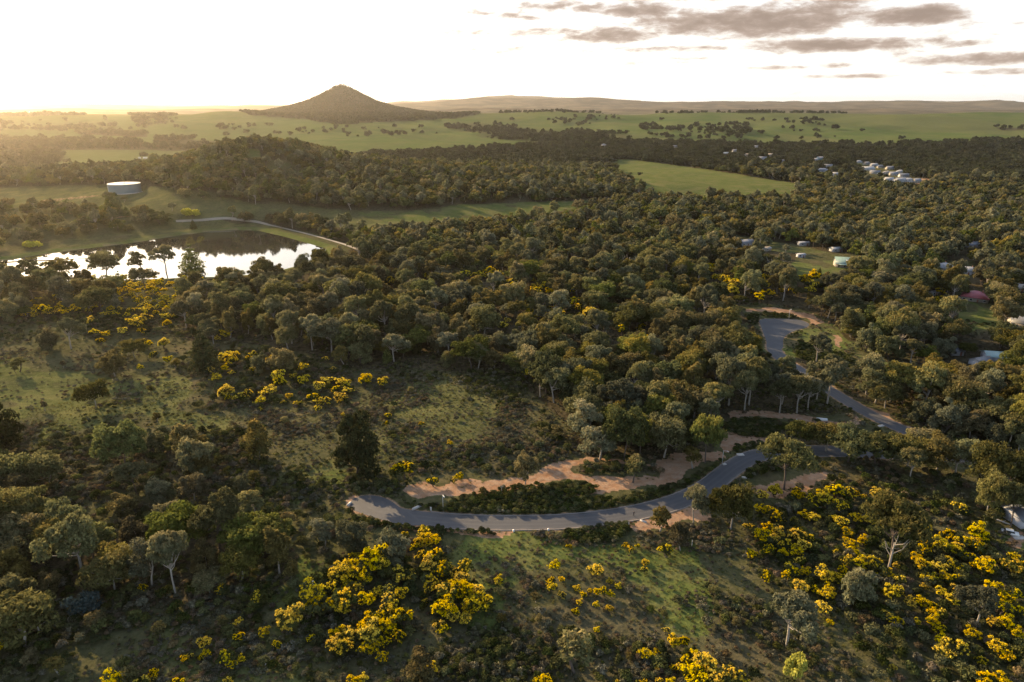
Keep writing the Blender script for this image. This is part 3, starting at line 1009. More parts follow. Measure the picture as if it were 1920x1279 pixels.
# ------------------------------------------------------------------ ground sheet
def build_ground():
    rs = [18.0]
    while rs[-1] < 27000:
        r = rs[-1]
        rs.append(r + max(.6, r * (.0065 if r < 700 else .010 if r < 5000 else .02)))
    rs = np.array(rs)
    th = np.radians(np.arange(-72, 72.01, .25))
    R, T = np.meshgrid(rs, th, indexing='ij')
    x, y = R * np.sin(T), R * np.cos(T)
    z = H(x, y)
    px, py, f = to_px(x, y, z)
    rd = road_dist(x, y)
    wx_, wy_ = warp(x, y, .07)
    qx, qy, _ = to_px(wx_, wy_, z)
    ex_, ey_ = warp(x, y, .032)
    dx_, dy_, _ = to_px(ex_, ey_, z)
    farm = r_ = np.hypot(x, y) > 900
    qx, qy = np.where(farm, px, qx), np.where(farm, py, qy)
    a_l = samp(lush, qx, qy)
    a_d = samp(dirt, np.where(farm, px, dx_), np.where(farm, py, dy_))
    a_f = samp(gum, px, py)
    a_h = np.clip(samp(heath, qx, qy), 0, 1)
    a_f = np.where((y > MT_Y - 1100) & (np.hypot(x - MT_X, y - MT_Y) < 640), 1.0, a_f)
    a_d = np.maximum(a_d, sstep(-rd, -2.2, -.2) * .55)
    near = (y > 380) & (y < 900) & (x < 50)
    bank = np.zeros(x.shape)
    s = poly_sd(WATER, x[near], y[near])
    bank[near] = sstep(-s, -14, -9)
    shore = np.zeros(x.shape)
    shore[near] = sstep(-s, -1.6, -.4)
    a_l = np.maximum(a_l, bank * .85)
    a_f = a_f * (1 - bank)
    nr, nth = R.shape
    idx = np.arange(nr * nth).reshape(nr, nth)
    q = np.stack([idx[:-1, :-1], idx[:-1, 1:], idx[1:, 1:], idx[1:, :-1]], -1).reshape(-1, 4)[:, ::-1]
    m_, k, out = new_mat('ground_cover')
    geo = k.n('ShaderNodeNewGeometry')
    P = geo.outputs['Position']
    A = {n: k.n('ShaderNodeAttribute', attribute_name=n).outputs['Fac'] for n in ('lush', 'bare', 'litter', 'heathy', 'shore')}
    n_big = k.noise(P, .012, 4)
    n_mid = k.noise(P, .06, 6, .6)
    n_fin = k.noise(P, .45, 6, .65)
    n_tiny = k.noise(P, 2.6, 4, .7)
    far = k.ramp(k.n('ShaderNodeSeparateXYZ').outputs[1], 900, 2400)
    k.t.links.new(P, far.node.inputs[0].links[0].from_node.inputs[0])
    dry = k.mix(k.ramp(n_mid, .35, .65), (.082, .074, .038), (.118, .096, .050))
    olive = k.mix(k.ramp(n_fin, .3, .7), (.050, .052, .023), (.098, .094, .042))
    base = k.mix(k.ramp(k.m('ADD', k.m('MULTIPLY', n_mid, .6), k.m('MULTIPLY', n_big, .4)), .48, .66), olive, dry)
    green = k.mix(k.ramp(n_fin, .3, .7), (.062, .082, .022), (.110, .132, .036))
    green = k.mix(k.ramp(n_mid, .42, .64), green, (.125, .122, .046))
    padk = k.mix(k.ramp(n_big, .35, .65), (.060, .102, .025), (.104, .124, .040))
    cell = k.n('ShaderNodeTexVoronoi')
    cell.inputs['Scale'].default_value = .0022
    k.put(cell.inputs['Vector'], k.scale(P, (1.0, .7, 0.0)))
    cs = k.n('ShaderNodeSeparateColor')
    k.t.links.new(cell.outputs['Color'], cs.inputs[0])
    padk = k.mix(k.m('MULTIPLY', cs.outputs[0], .7), padk, (.130, .124, .052))
    padk = k.mix(k.m('MULTIPLY', cs.outputs[1], .45), padk, (.046, .082, .024))
    padk = k.mix(k.m('MULTIPLY', k.ramp(k.noise(P, .03, 6, .7), .5, .75), .4), padk, (.10, .085, .040))
    green = k.mix(far, green, padk)
    away = k.ramp(k.n('ShaderNodeSeparateXYZ').outputs[1], 5200, 7200)
    k.t.links.new(P, away.node.inputs[0].links[0].from_node.inputs[0])
    lw = k.ramp(k.m('ADD', A['lush'], k.m('MULTIPLY', k.m('SUBTRACT', n_mid, .5), 1.6)), .2, .8)
    c = k.mix(lw, base, green)
    wild = k.mix(k.ramp(k.noise(P, .0035, 7, .65), .42, .6), (.038, .034, .026), (.135, .105, .066))
    c = k.mix(away, c, wild)
    lit = k.mix(k.ramp(n_fin, .35, .65), (.036, .030, .018), (.078, .060, .036))
    c = k.mix(k.m('MULTIPLY', k.ramp(k.m('ADD', A['litter'], k.m('MULTIPLY', k.m('SUBTRACT', n_mid, .5), .5)), .2, .6), .9), c, lit)
    hth = k.mix(n_fin, (.050, .046, .026), (.115, .098, .058))
    c = k.mix(k.m('MULTIPLY', k.ramp(k.m('ADD', A['heathy'], k.m('MULTIPLY', k.m('SUBTRACT', n_fin, .5), 1.3)), .45, 1.0), .75), c, hth)
    earth = k.mix(k.ramp(n_mid, .3, .7), (.23, .125, .066), (.31, .186, .110))
    earth = k.mix(k.ramp(n_fin, .35, .75), earth, (.34, .238, .158))
    earth = k.mix(k.m('MULTIPLY', k.ramp(k.noise(P, .9, 4), .56, .72), .5), earth, (.13, .105, .05))
    dw = k.ramp(k.m('ADD', A['bare'], k.m('ADD', k.m('MULTIPLY', k.m('SUBTRACT', n_fin, .5), 1.1), k.m('MULTIPLY', k.m('SUBTRACT', n_tiny, .5), .3))), .32, .58)
    c = k.mix(dw, c, earth)
    c = k.mix(A['shore'], c, (.16, .13, .09))
    tn = k.m('ADD', .72, k.m('MULTIPLY', n_tiny, .56))
    cx = k.n('ShaderNodeCombineXYZ')
    for s_ in cx.inputs:
        k.put(s_, tn)
    c = k.scale(c, cx.outputs[0])
    d = k.n('ShaderNodeBsdfDiffuse')
    k.put(d.inputs[0], c)
    b = k.n('ShaderNodeBump')
    b.inputs['Strength'].default_value = .8
    b.inputs['Distance'].default_value = .5
    k.put(b.inputs['Height'], k.m('ADD', n_fin, k.m('MULTIPLY', n_tiny, .3)))
    k.put(d.inputs['Normal'], b.outputs[0])
    k.t.links.new(d.outputs[0], out.inputs[0])
    me = mesh('ground', np.stack([x, y, z], -1).reshape(-1, 3), q, m_, smooth=True,
              attrs={'lush': a_l.ravel(), 'bare': a_d.ravel(), 'litter': a_f.ravel(), 'heathy': a_h.ravel(), 'shore': shore.ravel()})
    link('ground', me, kind='structure', label='rolling ground of grass, heath, bare earth and far green paddocks')


build_ground()

# ------------------------------------------------------------------ roads
def road_mat():
    m_, k, out = new_mat('worn_bitumen')
    geo = k.n('ShaderNodeNewGeometry')
    at = k.n('ShaderNodeAttribute', attribute_name='across').outputs['Fac']
    n1 = k.noise(geo.outputs['Position'], .25, 5)
    n2 = k.noise(geo.outputs['Position'], 6.0, 4, .7)
    c = k.mix(n1, (.042, .043, .046), (.066, .067, .070))
    # two pale wheel tracks each way and dusty margins
    w = k.m('ABSOLUTE', k.m('SUBTRACT', k.m('FRACT', k.m('MULTIPLY', k.m('ABSOLUTE', at), 2.0)), .5))
    c = k.mix(k.m('MULTIPLY', k.ramp(w, .28, .05), .35), c, (.090, .089, .087))
    dust = k.ramp(k.m('ADD', k.m('ABSOLUTE', at), k.m('MULTIPLY', k.m('SUBTRACT', n1, .5), .5)), .78, 1.1)
    c = k.mix(k.m('MULTIPLY', dust, .6), c, (.25, .19, .14))
    c = k.mix(k.m('MULTIPLY', n2, .3), c, (.05, .05, .055))
    p = k.n('ShaderNodeBsdfPrincipled')
    k.put(p.inputs['Base Color'], c)
    p.inputs['Roughness'].default_value = .75
    p.inputs['Specular IOR Level'].default_value = .35
    k.t.links.new(p.outputs[0], out.inputs[0])
    return m_


M_ROAD = road_mat()
M_KERB = flat_mat('kerb_concrete', (.20, .18, .16), .9, .2, 1.0)
M_CONC = flat_mat('pale_concrete', (.42, .39, .35), .9, .12, 2.0)
M_WHITE = flat_mat('white_paint', (.60, .59, .56), .6, .06, 2.0)


def ribbon(L, w0, w1, nx, dz):
    T = np.gradient(L, axis=0)
    T /= np.linalg.norm(T, axis=1)[:, None]
    N = np.stack([T[:, 1], -T[:, 0]], 1)
    us = np.linspace(w0, w1, nx)
    P = L[:, None, :] + N[:, None, :] * us[None, :, None]
    z = H(P[..., 0], P[..., 1]) + dz
    v = np.concatenate([P, z[..., None]], -1).reshape(-1, 3)
    n = len(L)
    idx = np.arange(n * nx).reshape(n, nx)
    f = np.stack([idx[:-1, :-1], idx[:-1, 1:], idx[1:, 1:], idx[1:, :-1]], -1).reshape(-1, 4)
    return v, f, np.tile(us, n)


def resample(L, step):
    d = np.concatenate([[0], np.cumsum(np.linalg.norm(np.diff(L, axis=0), axis=1))])
    t = np.arange(0, d[-1], step)
    return np.stack([np.interp(t, d, L[:, 0]), np.interp(t, d, L[:, 1])], 1)


def area_sheet(P, dz):
    c = P.mean(0)
    rings = [c + (P - c) * t for t in (1.0, .8, .6, .4, .2)]
    V = np.vstack(rings + [c[None]])
    n = len(P)
    f = []
    for j in range(4):
        for i in range(n):
            k = (i + 1) % n
            f.append((j * n + i, j * n + k, (j + 1) * n + k, (j + 1) * n + i))
    t = [(4 * n + i, 4 * n + (i + 1) % n, 5 * n) for i in range(n)]
    z = H(V[:, 0], V[:, 1]) + dz
    ac = np.concatenate([np.full(n, s) for s in (.75, .6, .5, .3, .2)] + [[.1]])
    return np.column_stack([V, z]), [np.array(f), np.array(t)], ac


ra_s = resample(ra, 2.0)
rb_s = resample(rb, 2.0)
v, f, us = ribbon(ra_s, -ROAD_W / 2, ROAD_W / 2, 7, .060)
link('road', mesh('road', v, f, M_ROAD, smooth=True, attrs={'across': us / (ROAD_W / 2)}), kind='structure', label='grey bitumen road curving below the bare earth bank')
v, f, us = ribbon(rb_s, -ROAD_W / 2, ROAD_W / 2, 7, .056)
link('side_road', mesh('side_road', v, f, M_ROAD, smooth=True, attrs={'across': us / (ROAD_W / 2)}), kind='structure', label='grey side road running down from the turning circle')
v, f, ac = area_sheet(culb, .064)
link('turning_circle', mesh('turning_circle', v, f, M_ROAD, smooth=True, attrs={'across': ac}), kind='structure', label='bluish grey turning circle at the end of the side road')
v, f, ac = area_sheet(cula, .068)
link('road_end', mesh('road_end', v, f, M_ROAD, smooth=True, attrs={'across': ac}), kind='structure', label='widened dead end of the main road')


def kerb(L, off, name, lab):
    a, fa, _ = ribbon(L, off - .12, off + .12, 2, .17)
    n = len(L)
    lo = a.copy()
    lo[:, 2] -= .35
    V = np.vstack([a, lo])
    q = []
    for i in range(n - 1):
        p0, p1, p2, p3 = 2 * i, 2 * i + 1, 2 * i + 3, 2 * i + 2
        m = 2 * n
        q += [(p0, p1, p2, p3), (p0, p3, p3 + m, p0 + m), (p2, p1, p1 + m, p2 + m)]
    link(name, mesh(name, V, np.array(q), M_KERB), kind='structure', label=lab)


i0 = int(np.argmin(np.linalg.norm(ra_s - np.array(hit(800, 972)), axis=1)))
kerb(ra_s[i0:], -ROAD_W / 2 - .14, 'kerb', 'pale kerb along the planted side of the main road')
kerb(ra_s[i0:], ROAD_W / 2 + .14, 'kerb', 'pale kerb along the near side of the main road')

DAM = [(330, 415), (400, 411), (450, 412.5), (500, 421), (560, 435), (610, 448), (655, 462), (700, 478)]
dam = resample(catmull(lay(DAM), 8), 4.0)
v, f, us = ribbon(dam, -1.9, 1.9, 3, .25)
link('dam_track', mesh('dam_track', v, f, flat_mat('pale_gravel', (.26, .23, .185), .95, .2, .3), smooth=True), kind='structure', label='pale gravel track along the dam bank behind the reservoir')

# ------------------------------------------------------------------ water
def water_mat():
    m_, k, out = new_mat('still_water')
    p = k.n('ShaderNodeBsdfPrincipled')
    p.inputs['Base Color'].default_value = (.020, .020, .016, 1)
    p.inputs['Roughness'].default_value = .03
    p.inputs['IOR'].default_value = 1.33
    p.inputs['Specular IOR Level'].default_value = .5
    geo = k.n('ShaderNodeNewGeometry')
    b = k.n('ShaderNodeBump')
    b.inputs['Strength'].default_value = .05
    b.inputs['Distance'].default_value = .06
    k.put(b.inputs['Height'], k.noise(k.scale(geo.outputs['Position'], (.35, 1.0, 1.0)), .9, 3))
    k.put(p.inputs['Normal'], b.outputs[0])
    k.t.links.new(p.outputs[0], out.inputs[0])
    return m_


M_WATER = water_mat()
c = WATER.mean(0)
x0, x1, y0, y1 = WATER[:, 0].min() - 6, WATER[:, 0].max() + 6, WATER[:, 1].min() - 6, WATER[:, 1].max() + 6
big = catmull(np.vstack([WATER, WATER[:1]]), 4)[:-1]
cw = big.mean(0)
out_ = cw + (big - cw) * 1.0
nrm = big - cw
nrm /= np.linalg.norm(nrm, axis=1)[:, None]
out_ = big + nrm * 3.0
V = np.column_stack([np.vstack([out_, cw[None]]), np.full(len(out_) + 1, WATER_Z)])
n = len(out_)
link('reservoir_water', mesh('reservoir_water', V, np.array([(i, (i + 1) % n, n) for i in range(n)]), M_WATER), kind='structure',
     label='still reservoir mirroring the bright sky and the wooded hill')
pw = np.array([hit(a, b) for a, b in ((1074, 426), (1086, 424), (1100, 427), (1094, 431), (1080, 431))])
zz = float(H(pw[:, 0], pw[:, 1]).max()) + .25
link('pond', mesh('pond', np.column_stack([pw, np.full(5, zz)]), [np.array([(0, 1, 2), (0, 2, 3), (0, 3, 4)])], M_WATER), kind='structure', label='small pond glinting among the trees')

# ------------------------------------------------------------------ haze
def build_haze():
    g = Geo()
    g.box((0, 14500, 185), (64000, 31000, 390))
    m_ = bpy.data.materials.new('evening_haze')
    m_.use_nodes = True
    nt = m_.node_tree
    for n_ in list(nt.nodes):
        nt.nodes.remove(n_)
    o = nt.nodes.new('ShaderNodeOutputMaterial')
    p = nt.nodes.new('ShaderNodeVolumePrincipled')
    p.inputs['Color'].default_value = (.96, .87, .74, 1)
    p.inputs['Density'].default_value = HAZE
    p.inputs['Anisotropy'].default_value = .83
    for s_ in ('Density Attribute', 'Temperature Attribute', 'Color Attribute'):
        if s_ in p.inputs:
            p.inputs[s_].default_value = ''
    nt.links.new(p.outputs[0], o.inputs['Volume'])
    me = g.build('haze', m_)
    link('haze', me, kind='stuff', label='thin golden evening haze over the whole valley')


HAZE = 2.6e-5
build_haze()

# ------------------------------------------------------------------ placing helpers
def tree(proto, x, y, s, rz, name, sz=None):
    """one tree: an Empty at its foot with trunk, crown (and blossom) as parts"""
    e = bpy.data.objects.new(name, None)
    e.empty_display_size = .5
    COL.objects.link(e)
    e.location = (x, y, float(H(x, y)))
    e.rotation_euler = (0, 0, rz)
    e.scale = (s, s, sz if sz else s)
    for part in ('trunk', 'crown', 'foliage', 'blossom'):
        if part in proto:
            o = bpy.data.objects.new(part, proto[part])
            COL.objects.link(o)
            o.parent = e
    return e


def set_tags(o, label, cat, group=None):
    o['label'] = label
    o['category'] = cat
    if group:
        o['group'] = group


def size_from_px(x, y, yt):
    """height of something standing at ground x,y whose top shows at photo row yt"""
    v = (639.5 - yt) / F
    c, s = math.cos(PITCH), math.sin(PITCH)
    return CAM_Z + y * (-s + v * c) / (c + v * s) - float(H(x, y))


TAKEN = []          # x, y, radius of things placed by hand
HOMES = []

# photo pixels: foot x, foot y, top y, crown width, prototype, label
HAND = [
    (330, 1115, 984, 66, G_NEAR[1][1], 'tall gum with a long pale bare trunk in the lower left stand'),
    (412, 1030, 925, 86, G_NEAR[3][1], 'umbrella-shaped gum with two dark bare stems in the lower left stand'),
    (237, 974, 917, 56, G_NEAR[2][1], 'small round golden-topped gum above the lower left stand'),
    (345, 1040, 946, 115, G_NEAR[6][1], 'widest domed gum in the lower left stand'),
    (474, 1010, 957, 54, G_NEAR[4][1], 'compact gum at the upper right end of the lower left stand'),
    (524, 1075, 985, 50, G_NEAR[5][1], 'bronze narrow gum at the right end of the lower left stand'),
    (478, 968, 917, 48, G_NEAR[7][1], 'loose pale gum below the grassy patch left of the road end'),
    (216, 1110, 1030, 84, G_NEAR[0][1], 'broad front gum left of the tall pale trunk'),
    (285, 1100, 1018, 74, G_NEAR[7][1], 'ragged front gum just left of the tall pale trunk'),
    (455, 1085, 1014, 80, G_NEAR[0][1], 'broad front gum right of the tall pale trunk'),
    (393, 1082, 1016, 62, G_NEAR[2][1], 'bronze front gum beside the tall pale trunk'),
    (175, 1050, 978, 82, G_NEAR[6][1], 'spreading gum in the left part of the lower left stand'),
    (40, 1045, 958, 92, G_NEAR[0][1], 'broad dark gum at the left edge of the photo'),
    (120, 1040, 968, 82, G_NEAR[3][1], 'domed gum second from the left edge'),
    (20, 1110, 1022, 74, G_NEAR[2][1], 'bronze gum cut by the left edge below the broad dark gum'),
    (487, 862, 782, 42, P_POP, 'lone tall golden gum standing in the heath above the road end'),
    (540, 655, 601, 49, G_NEAR[0][1], 'rounded rust-topped gum at the edge of the upper forest'),
    (530, 702, 643, 54, G_NEAR[2][1], 'rust-crowned gum inside the upper wattle thicket'),
    (487, 700, 658, 32, G_NEAR[4][1], 'smaller rust-topped gum beside the upper wattle thicket'),
    (622, 662, 588, 58, G_NEAR[1][1], 'tall gum with pale multiple stems at the front of the upper forest'),
    (216, 706, 653, 50, G_NEAR[2][1], 'lone golden gum on the open left slope'),
    (95, 657, 612, 44, G_NEAR[4][1], 'lone brownish gum near the left edge of the open slope'),
    (670, 890, 772, 72, P_DARK, 'dense dark tree standing alone above the road end'),
    (1470, 918, 824, 96, G_NEAR[3][1], 'big spreading gum in front of the road bend'),
    (1170, 862, 754, 84, G_NEAR[6][1], 'large domed gum at the lower edge of the central forest'),
    (1245, 858, 770, 78, G_NEAR[0][1], 'broad domed gum in the row above the bare earth'),
    (1322, 868, 766, 62, G_NEAR[6][1], 'tall many-headed gum left of the earth ramp'),
    (1125, 862, 799, 74, G_NEAR[7][1], 'low bronze gum in front of the central forest, above the bare earth'),
    (985, 908, 838, 46, G_NEAR[2][1], 'lone rusty gum on the left part of the bare earth'),
    (1298, 878, 830, 27, P_SAP[0], 'small round-headed tree on the bare earth left of the ramp'),
    (1187, 905, 848, 30, P_SAP[1], 'thin greenish tree on the bare earth by the road'),
    (1237, 1000, 946, 30, P_SAP[0], 'small round-headed roadside tree on a thin bare stem'),
    (1275, 1032, 972, 34, G_NEAR[5][1], 'dark narrow tree with twin pale stems below the road'),
    (1300, 985, 903, 50, G_NEAR[7][1], 'see-through gum between the road and the orange verge'),
    (1370, 992, 898, 76, G_NEAR[0][1], 'dark broad gum on the near side of the road below the bend'),
    (1475, 1212, 1108, 92, G_NEAR[1][1], 'wide sparse gum with a pale trunk on the lower right heath'),
    (1605, 1132, 1058, 60, G_NEAR[4][1], 'small dark gum with a pale foot among the right-hand wattles'),
    (1668, 1058, 936, 108, G_NEAR[3][1], 'largest gum among the right-hand wattles with pale branching limbs'),
    (1828, 1178, 1090, 64, G_NEAR[1][1], 'gum with pale forked limbs in the lower right wattles'),
    (740, 1058, 992, 66, G_NEAR[4][1], 'green gum standing over the foreground wattle thicket'),
    (665, 1032, 970, 60, G_NEAR[4][1], 'olive gum just left of the foreground wattle thicket, below the road end'),
    (610, 1025, 975, 50, G_NEAR[7][1], 'dull green bushy gum below the road end'),
    (790, 1290, 1218, 48, P_POP, 'pale bushy young gum at the bottom edge below the wattle thicket'),
    (1055, 738, 668, 46, G_NEAR[1][1], 'gum with a pale forked trunk at the front of the central forest'),
    (1108, 716, 672, 38, G_NEAR[4][1], 'rounded gum right of the pale forked trunk at the forest front'),
    (1075, 1262, 1182, 54, P_SAP[1], 'slender dark-stemmed tree near the middle of the bottom edge'),
    (312, 514, 452, 42, G_NEAR[1][1], 'round-headed gum standing out against the bright reservoir'),
    (362, 514, 458, 44, P_CAS, 'feathery dark conifer standing out against the bright reservoir'),
    (200, 520, 464, 62, G_NEAR[0][1], 'wide dark gum on the near shore of the reservoir'),
    (264, 515, 470, 34, G_NEAR[7][1], 'sparse gum between two bigger trees on the reservoir shore'),
    (120, 520, 480, 54, G_MID[0][1], 'low dark gum on the left part of the reservoir shore'),
    (60, 522, 484, 46, G_MID[3][1], 'dark gum at the left end of the reservoir shore'),
    (205, 374, 357, 26, G_MID[1][1], 'small gum in front of the left side of the water tank'),
    (233, 380, 366, 12, G_MID[4][1], 'thin small tree just below the water tank'),
    (300, 420, 393, 50, G_MID[3][1], 'broad dark gum on the grass slope below the water tank'),
    (262, 408, 381, 34, G_MID[0][1], 'open dark gum on the slope below the water tank'),
    (327, 356, 335, 30, G_MID[1][1], 'flat-topped gum on the slope right of the water tank'),
    (130, 400, 376, 30, G_MID[2][1], 'bronze gum beside the dirt track left of the water tank'),
    (165, 404, 376, 34, G_MID[0][1], 'olive gum beside the dirt track below the water tank'),
    (323, 396, 378, 16, G_MID[4][1], 'small tree in the grass right of the slope clump'),
    (361, 408, 389, 26, P_LIME, 'bright yellow-green tree on the grass behind the reservoir'),
    (363, 430, 412, 13, P_CON, 'small dark conical tree on the reservoir bank'),
    (64, 466, 450, 26, P_LIME, 'yellow-green bush under the trees at the left end of the far bank'),
    (385, 696, 618, 50, P_CON, 'dark pyramid-shaped conifer above the upper wattle thicket'),
    (1521, 522, 506, 9, P_CON, 'left small cypress on the lawn by the green-roofed house'),
    (1535, 522, 502, 11, P_CON, 'right small cypress on the lawn by the green-roofed house'),
    (165, 1148, 1108, 52, P_BLUE, 'bluish dense bush-like tree below the lower left stand'),
    (1487, 1270, 1230, 38, P_LIME, 'round lime-yellow bush-like tree near the bottom right'),
    (548, 1090, 1048, 24, P_SAP[0], 'thin golden sapling beside the sunlit grass patch'),
    (1530, 682, 620, 44, G_NEAR[1][1], 'pale-trunked gum inside the shrub island by the turning circle'),
    (1622, 660, 604, 42, G_NEAR[4][1], 'leafy gum at the edge of the grass strip right of the turning circle'),
    (1665, 672, 622, 50, G_NEAR[4][1], 'pale rounded gum at the right end of the grass strip'),
    (1790, 545, 478, 32, G_NEAR[1][1], 'tall gum in front of the white-roofed house'),
    (1785, 556, 522, 56, G_NEAR[0][1], 'grey rounded gum beside the red-roofed house'),
    (1895, 988, 905, 72, G_NEAR[3][1], 'dark gum whose limbs cross the grey house by the right edge'),
    (1850, 968, 880, 60, G_NEAR[0][1], 'rusty-topped gum left of the grey house by the right edge'),
    (30, 905, 855, 46, G_NEAR[4][1], 'grey-green gum at the left edge in the mid heath'),
    (10, 850, 760, 60, P_DARK, 'dark rounded tree cut by the left edge'),
    (455, 925, 885, 30, G_NEAR[4][1], 'small pale bushy gum left of the grassy patch'),
    (385, 900, 845, 34, G_NEAR[5][1], 'narrow gum in the brushy heath left of the lone golden gum'),
    (300, 938, 895, 48, G_NEAR[4][1], 'bushy gum behind the round golden-topped gum'),
    (365, 940, 880, 50, G_NEAR[2][1], 'bronze gum behind the widest domed gum'),
]
HAND += [(1640, 874, 803, 84, G_NEAR[6][1], 'domed gum on the near side of the road, second right of the spreading bend gum'),
         (1700, 880, 812, 86, G_NEAR[0][1], 'broad gum hiding the road between the bend and the right edge'),
         (1590, 868, 796, 84, G_NEAR[6][1], 'many-headed gum just right of the spreading bend gum'),
         (1548, 846, 786, 70, G_NEAR[0][1], 'gum behind the road, right of the white pipes'),
         (1755, 884, 803, 78, G_NEAR[2][1], 'bronze-topped gum on the near side of the road toward the right edge'),
         (1790, 893, 822, 66, G_NEAR[7][1], 'ragged gum on the near side of the road toward the right edge'),
         (1500, 838, 785, 58, G_NEAR[6][1], 'gum behind the road bend, left of the white pipes'),
         (1720, 846, 800, 62, G_NEAR[0][1], 'olive gum between the two roads where they meet')]
hand_objs = []
for (px, yb, yt, wpx, pr, lab) in HAND:
    x, y = hit(px, yb)
    hgt = max(1.5, size_from_px(x, y, yt))
    _, _, f = to_px(x, y, H(x, y))
    w = wpx / F * float(f)
    s = w / pr['w']
    sz = hgt / pr['h']
    s = min(max(s, sz * .45), sz * 1.7)
    nm = 'conifer' if pr in (P_CON, P_CAS) else 'sapling' if pr in P_SAP else 'lime_tree' if pr is P_LIME else 'dark_tree' if pr in (P_DARK, P_BLUE) else 'gum_tree'
    o = tree(pr, x, y, s, rng.uniform(0, 6.28), nm, sz)
    set_tags(o, lab, 'tree', 'gum trees of the bush' if nm == 'gum_tree' else None)
    TAKEN.append((x, y, w * .42, nm))
    hand_objs.append((o, x, y, nm))

# lone trees in the far paddocks
LONE = [(1085, 237, 227), (1207, 245, 234), (1392, 252, 241), (1427, 252, 242), (1485, 242, 233), (1566, 243, 232), (1616, 247, 240), (1101, 226, 219), (1150, 222, 215), (1240, 226, 219),
        (610, 250, 240), (345, 243, 234), (332, 240, 232), (245, 243, 236), (425, 255, 246), (463, 250, 241), (650, 240, 233), (740, 239, 231), (790, 240, 232), (118, 258, 250), (78, 258, 249),
        (126, 306, 296), (1200, 330, 322), (270, 295, 284), (570, 243, 236), (500, 236, 229), (640, 222, 215), (1690, 262, 253), (1040, 232, 224), (960, 226, 219)]
lone_objs = []
for i, (px, yb, yt) in enumerate(LONE):
    x, y = hit(px, yb)
    pr = G_FAR[i % 3][1]
    hgt = size_from_px(x, y, yt)
    o = tree(pr, x, y, hgt / pr['h'] * 1.1, rng.uniform(0, 6.28), 'paddock_tree', hgt / pr['h'])
    TAKEN.append((x, y, 6, 'paddock_tree'))
    lone_objs.append((o, px, yb))
LONE_LM = [(640, 230, 'the cone hill'), (340, 262, 'the left valley hedgerow'), (1361, 287, 'the white farmhouse'), (1540, 300, 'the aqua-roofed house'), (1330, 340, 'the mid-distance pale paddock'),
           (262, 297, 'the white bales'), (1100, 215, 'the brown far ridge')]
# ------------------------------------------------------------------ wattles read off the photo (crown centre x, y, crown width in photo pixels)
def crop(items, sc, ox, oy):
    return [(x / sc + ox, y / sc + oy, w / sc) for x, y, w in items]


WAT = crop([(698, 430, 120), (340, 510, 130), (440, 500, 140), (560, 470, 150), (650, 420, 150), (560, 530, 110), (430, 600, 90), (480, 650, 110), (670, 650, 70), (460, 330, 60), (515, 345, 60), (130, 720, 150),
            (190, 780, 150), (100, 790, 110), (270, 650, 120), (410, 760, 150), (370, 800, 110), (590, 730, 100), (765, 740, 110), (800, 790, 90), (770, 850, 90), (690, 880, 110), (895, 870, 120), (600, 950, 140), (760, 960, 110),
            (840, 1030, 90), (610, 1040, 140), (745, 1090, 90), (560, 1140, 90), (620, 1130, 110), (320, 1020, 100), (310, 1100, 110), (380, 1130, 120), (450, 1040, 120),
            (720, 1200, 80), (870, 520, 130), (940, 520, 90), (1110, 230, 90), (1160, 230, 90), (1040, 240, 80), (985, 270, 60), (1050, 330, 70), (1135, 370, 130), (1110, 450, 110), (1215, 480, 110), (1250, 460, 100),
            (1130, 570, 110), (1150, 610, 100), (1420, 465, 110), (1330, 510, 90), (1410, 550, 90), (1290, 600, 90), (1300, 690, 150), (1260, 680, 90), (1420, 670, 130), (1520, 640, 90),
            (1490, 680, 110), (1540, 760, 160), (1600, 770, 80), (1450, 800, 80), (1250, 810, 150), (1320, 850, 90), (1190, 790, 80), (1420, 880, 90), (1210, 930, 80), (1240, 960, 70), (1075, 125, 85),
            (905, 140, 50), (1710, 550, 60), (760, 640, 90), (880, 660, 90), (1080, 715, 40), (100, 1030, 60)], 4.5675, 560, 960)
WAT += crop([(650, 235, 80), (160, 365, 70), (600, 370, 80), (615, 420, 70), (695, 485, 60), (710, 345, 40), (1000, 290, 110), (1115, 360, 45), (1190, 405, 55),
             (1010, 450, 60), (1060, 450, 60), (1120, 470, 45), (885, 470, 60), (955, 440, 35), (1000, 560, 50), (1115, 590, 50), (820, 620, 50), (855, 550, 40),
             (830, 420, 40), (1415, 265, 60), (1300, 105, 60), (770, 65, 40), (1255, 55, 30), (1360, 60, 30), (1430, 205, 60), (1600, 120, 110), (1010, 780, 30),
             (1600, 790, 25), (1670, 890, 90), (1750, 880, 80), (1420, 1000, 90), (1470, 1000, 50), (1525, 975, 40), (1535, 1095, 45), (1665, 1095, 60), (1740, 1075, 90),
             (1810, 1020, 70), (1820, 1170, 90), (1800, 1250, 70), (1545, 1205, 60), (1640, 1230, 70), (1415, 1225, 60), (1350, 1225, 40), (1190, 1230, 50)], 4.585, 900, 1000)
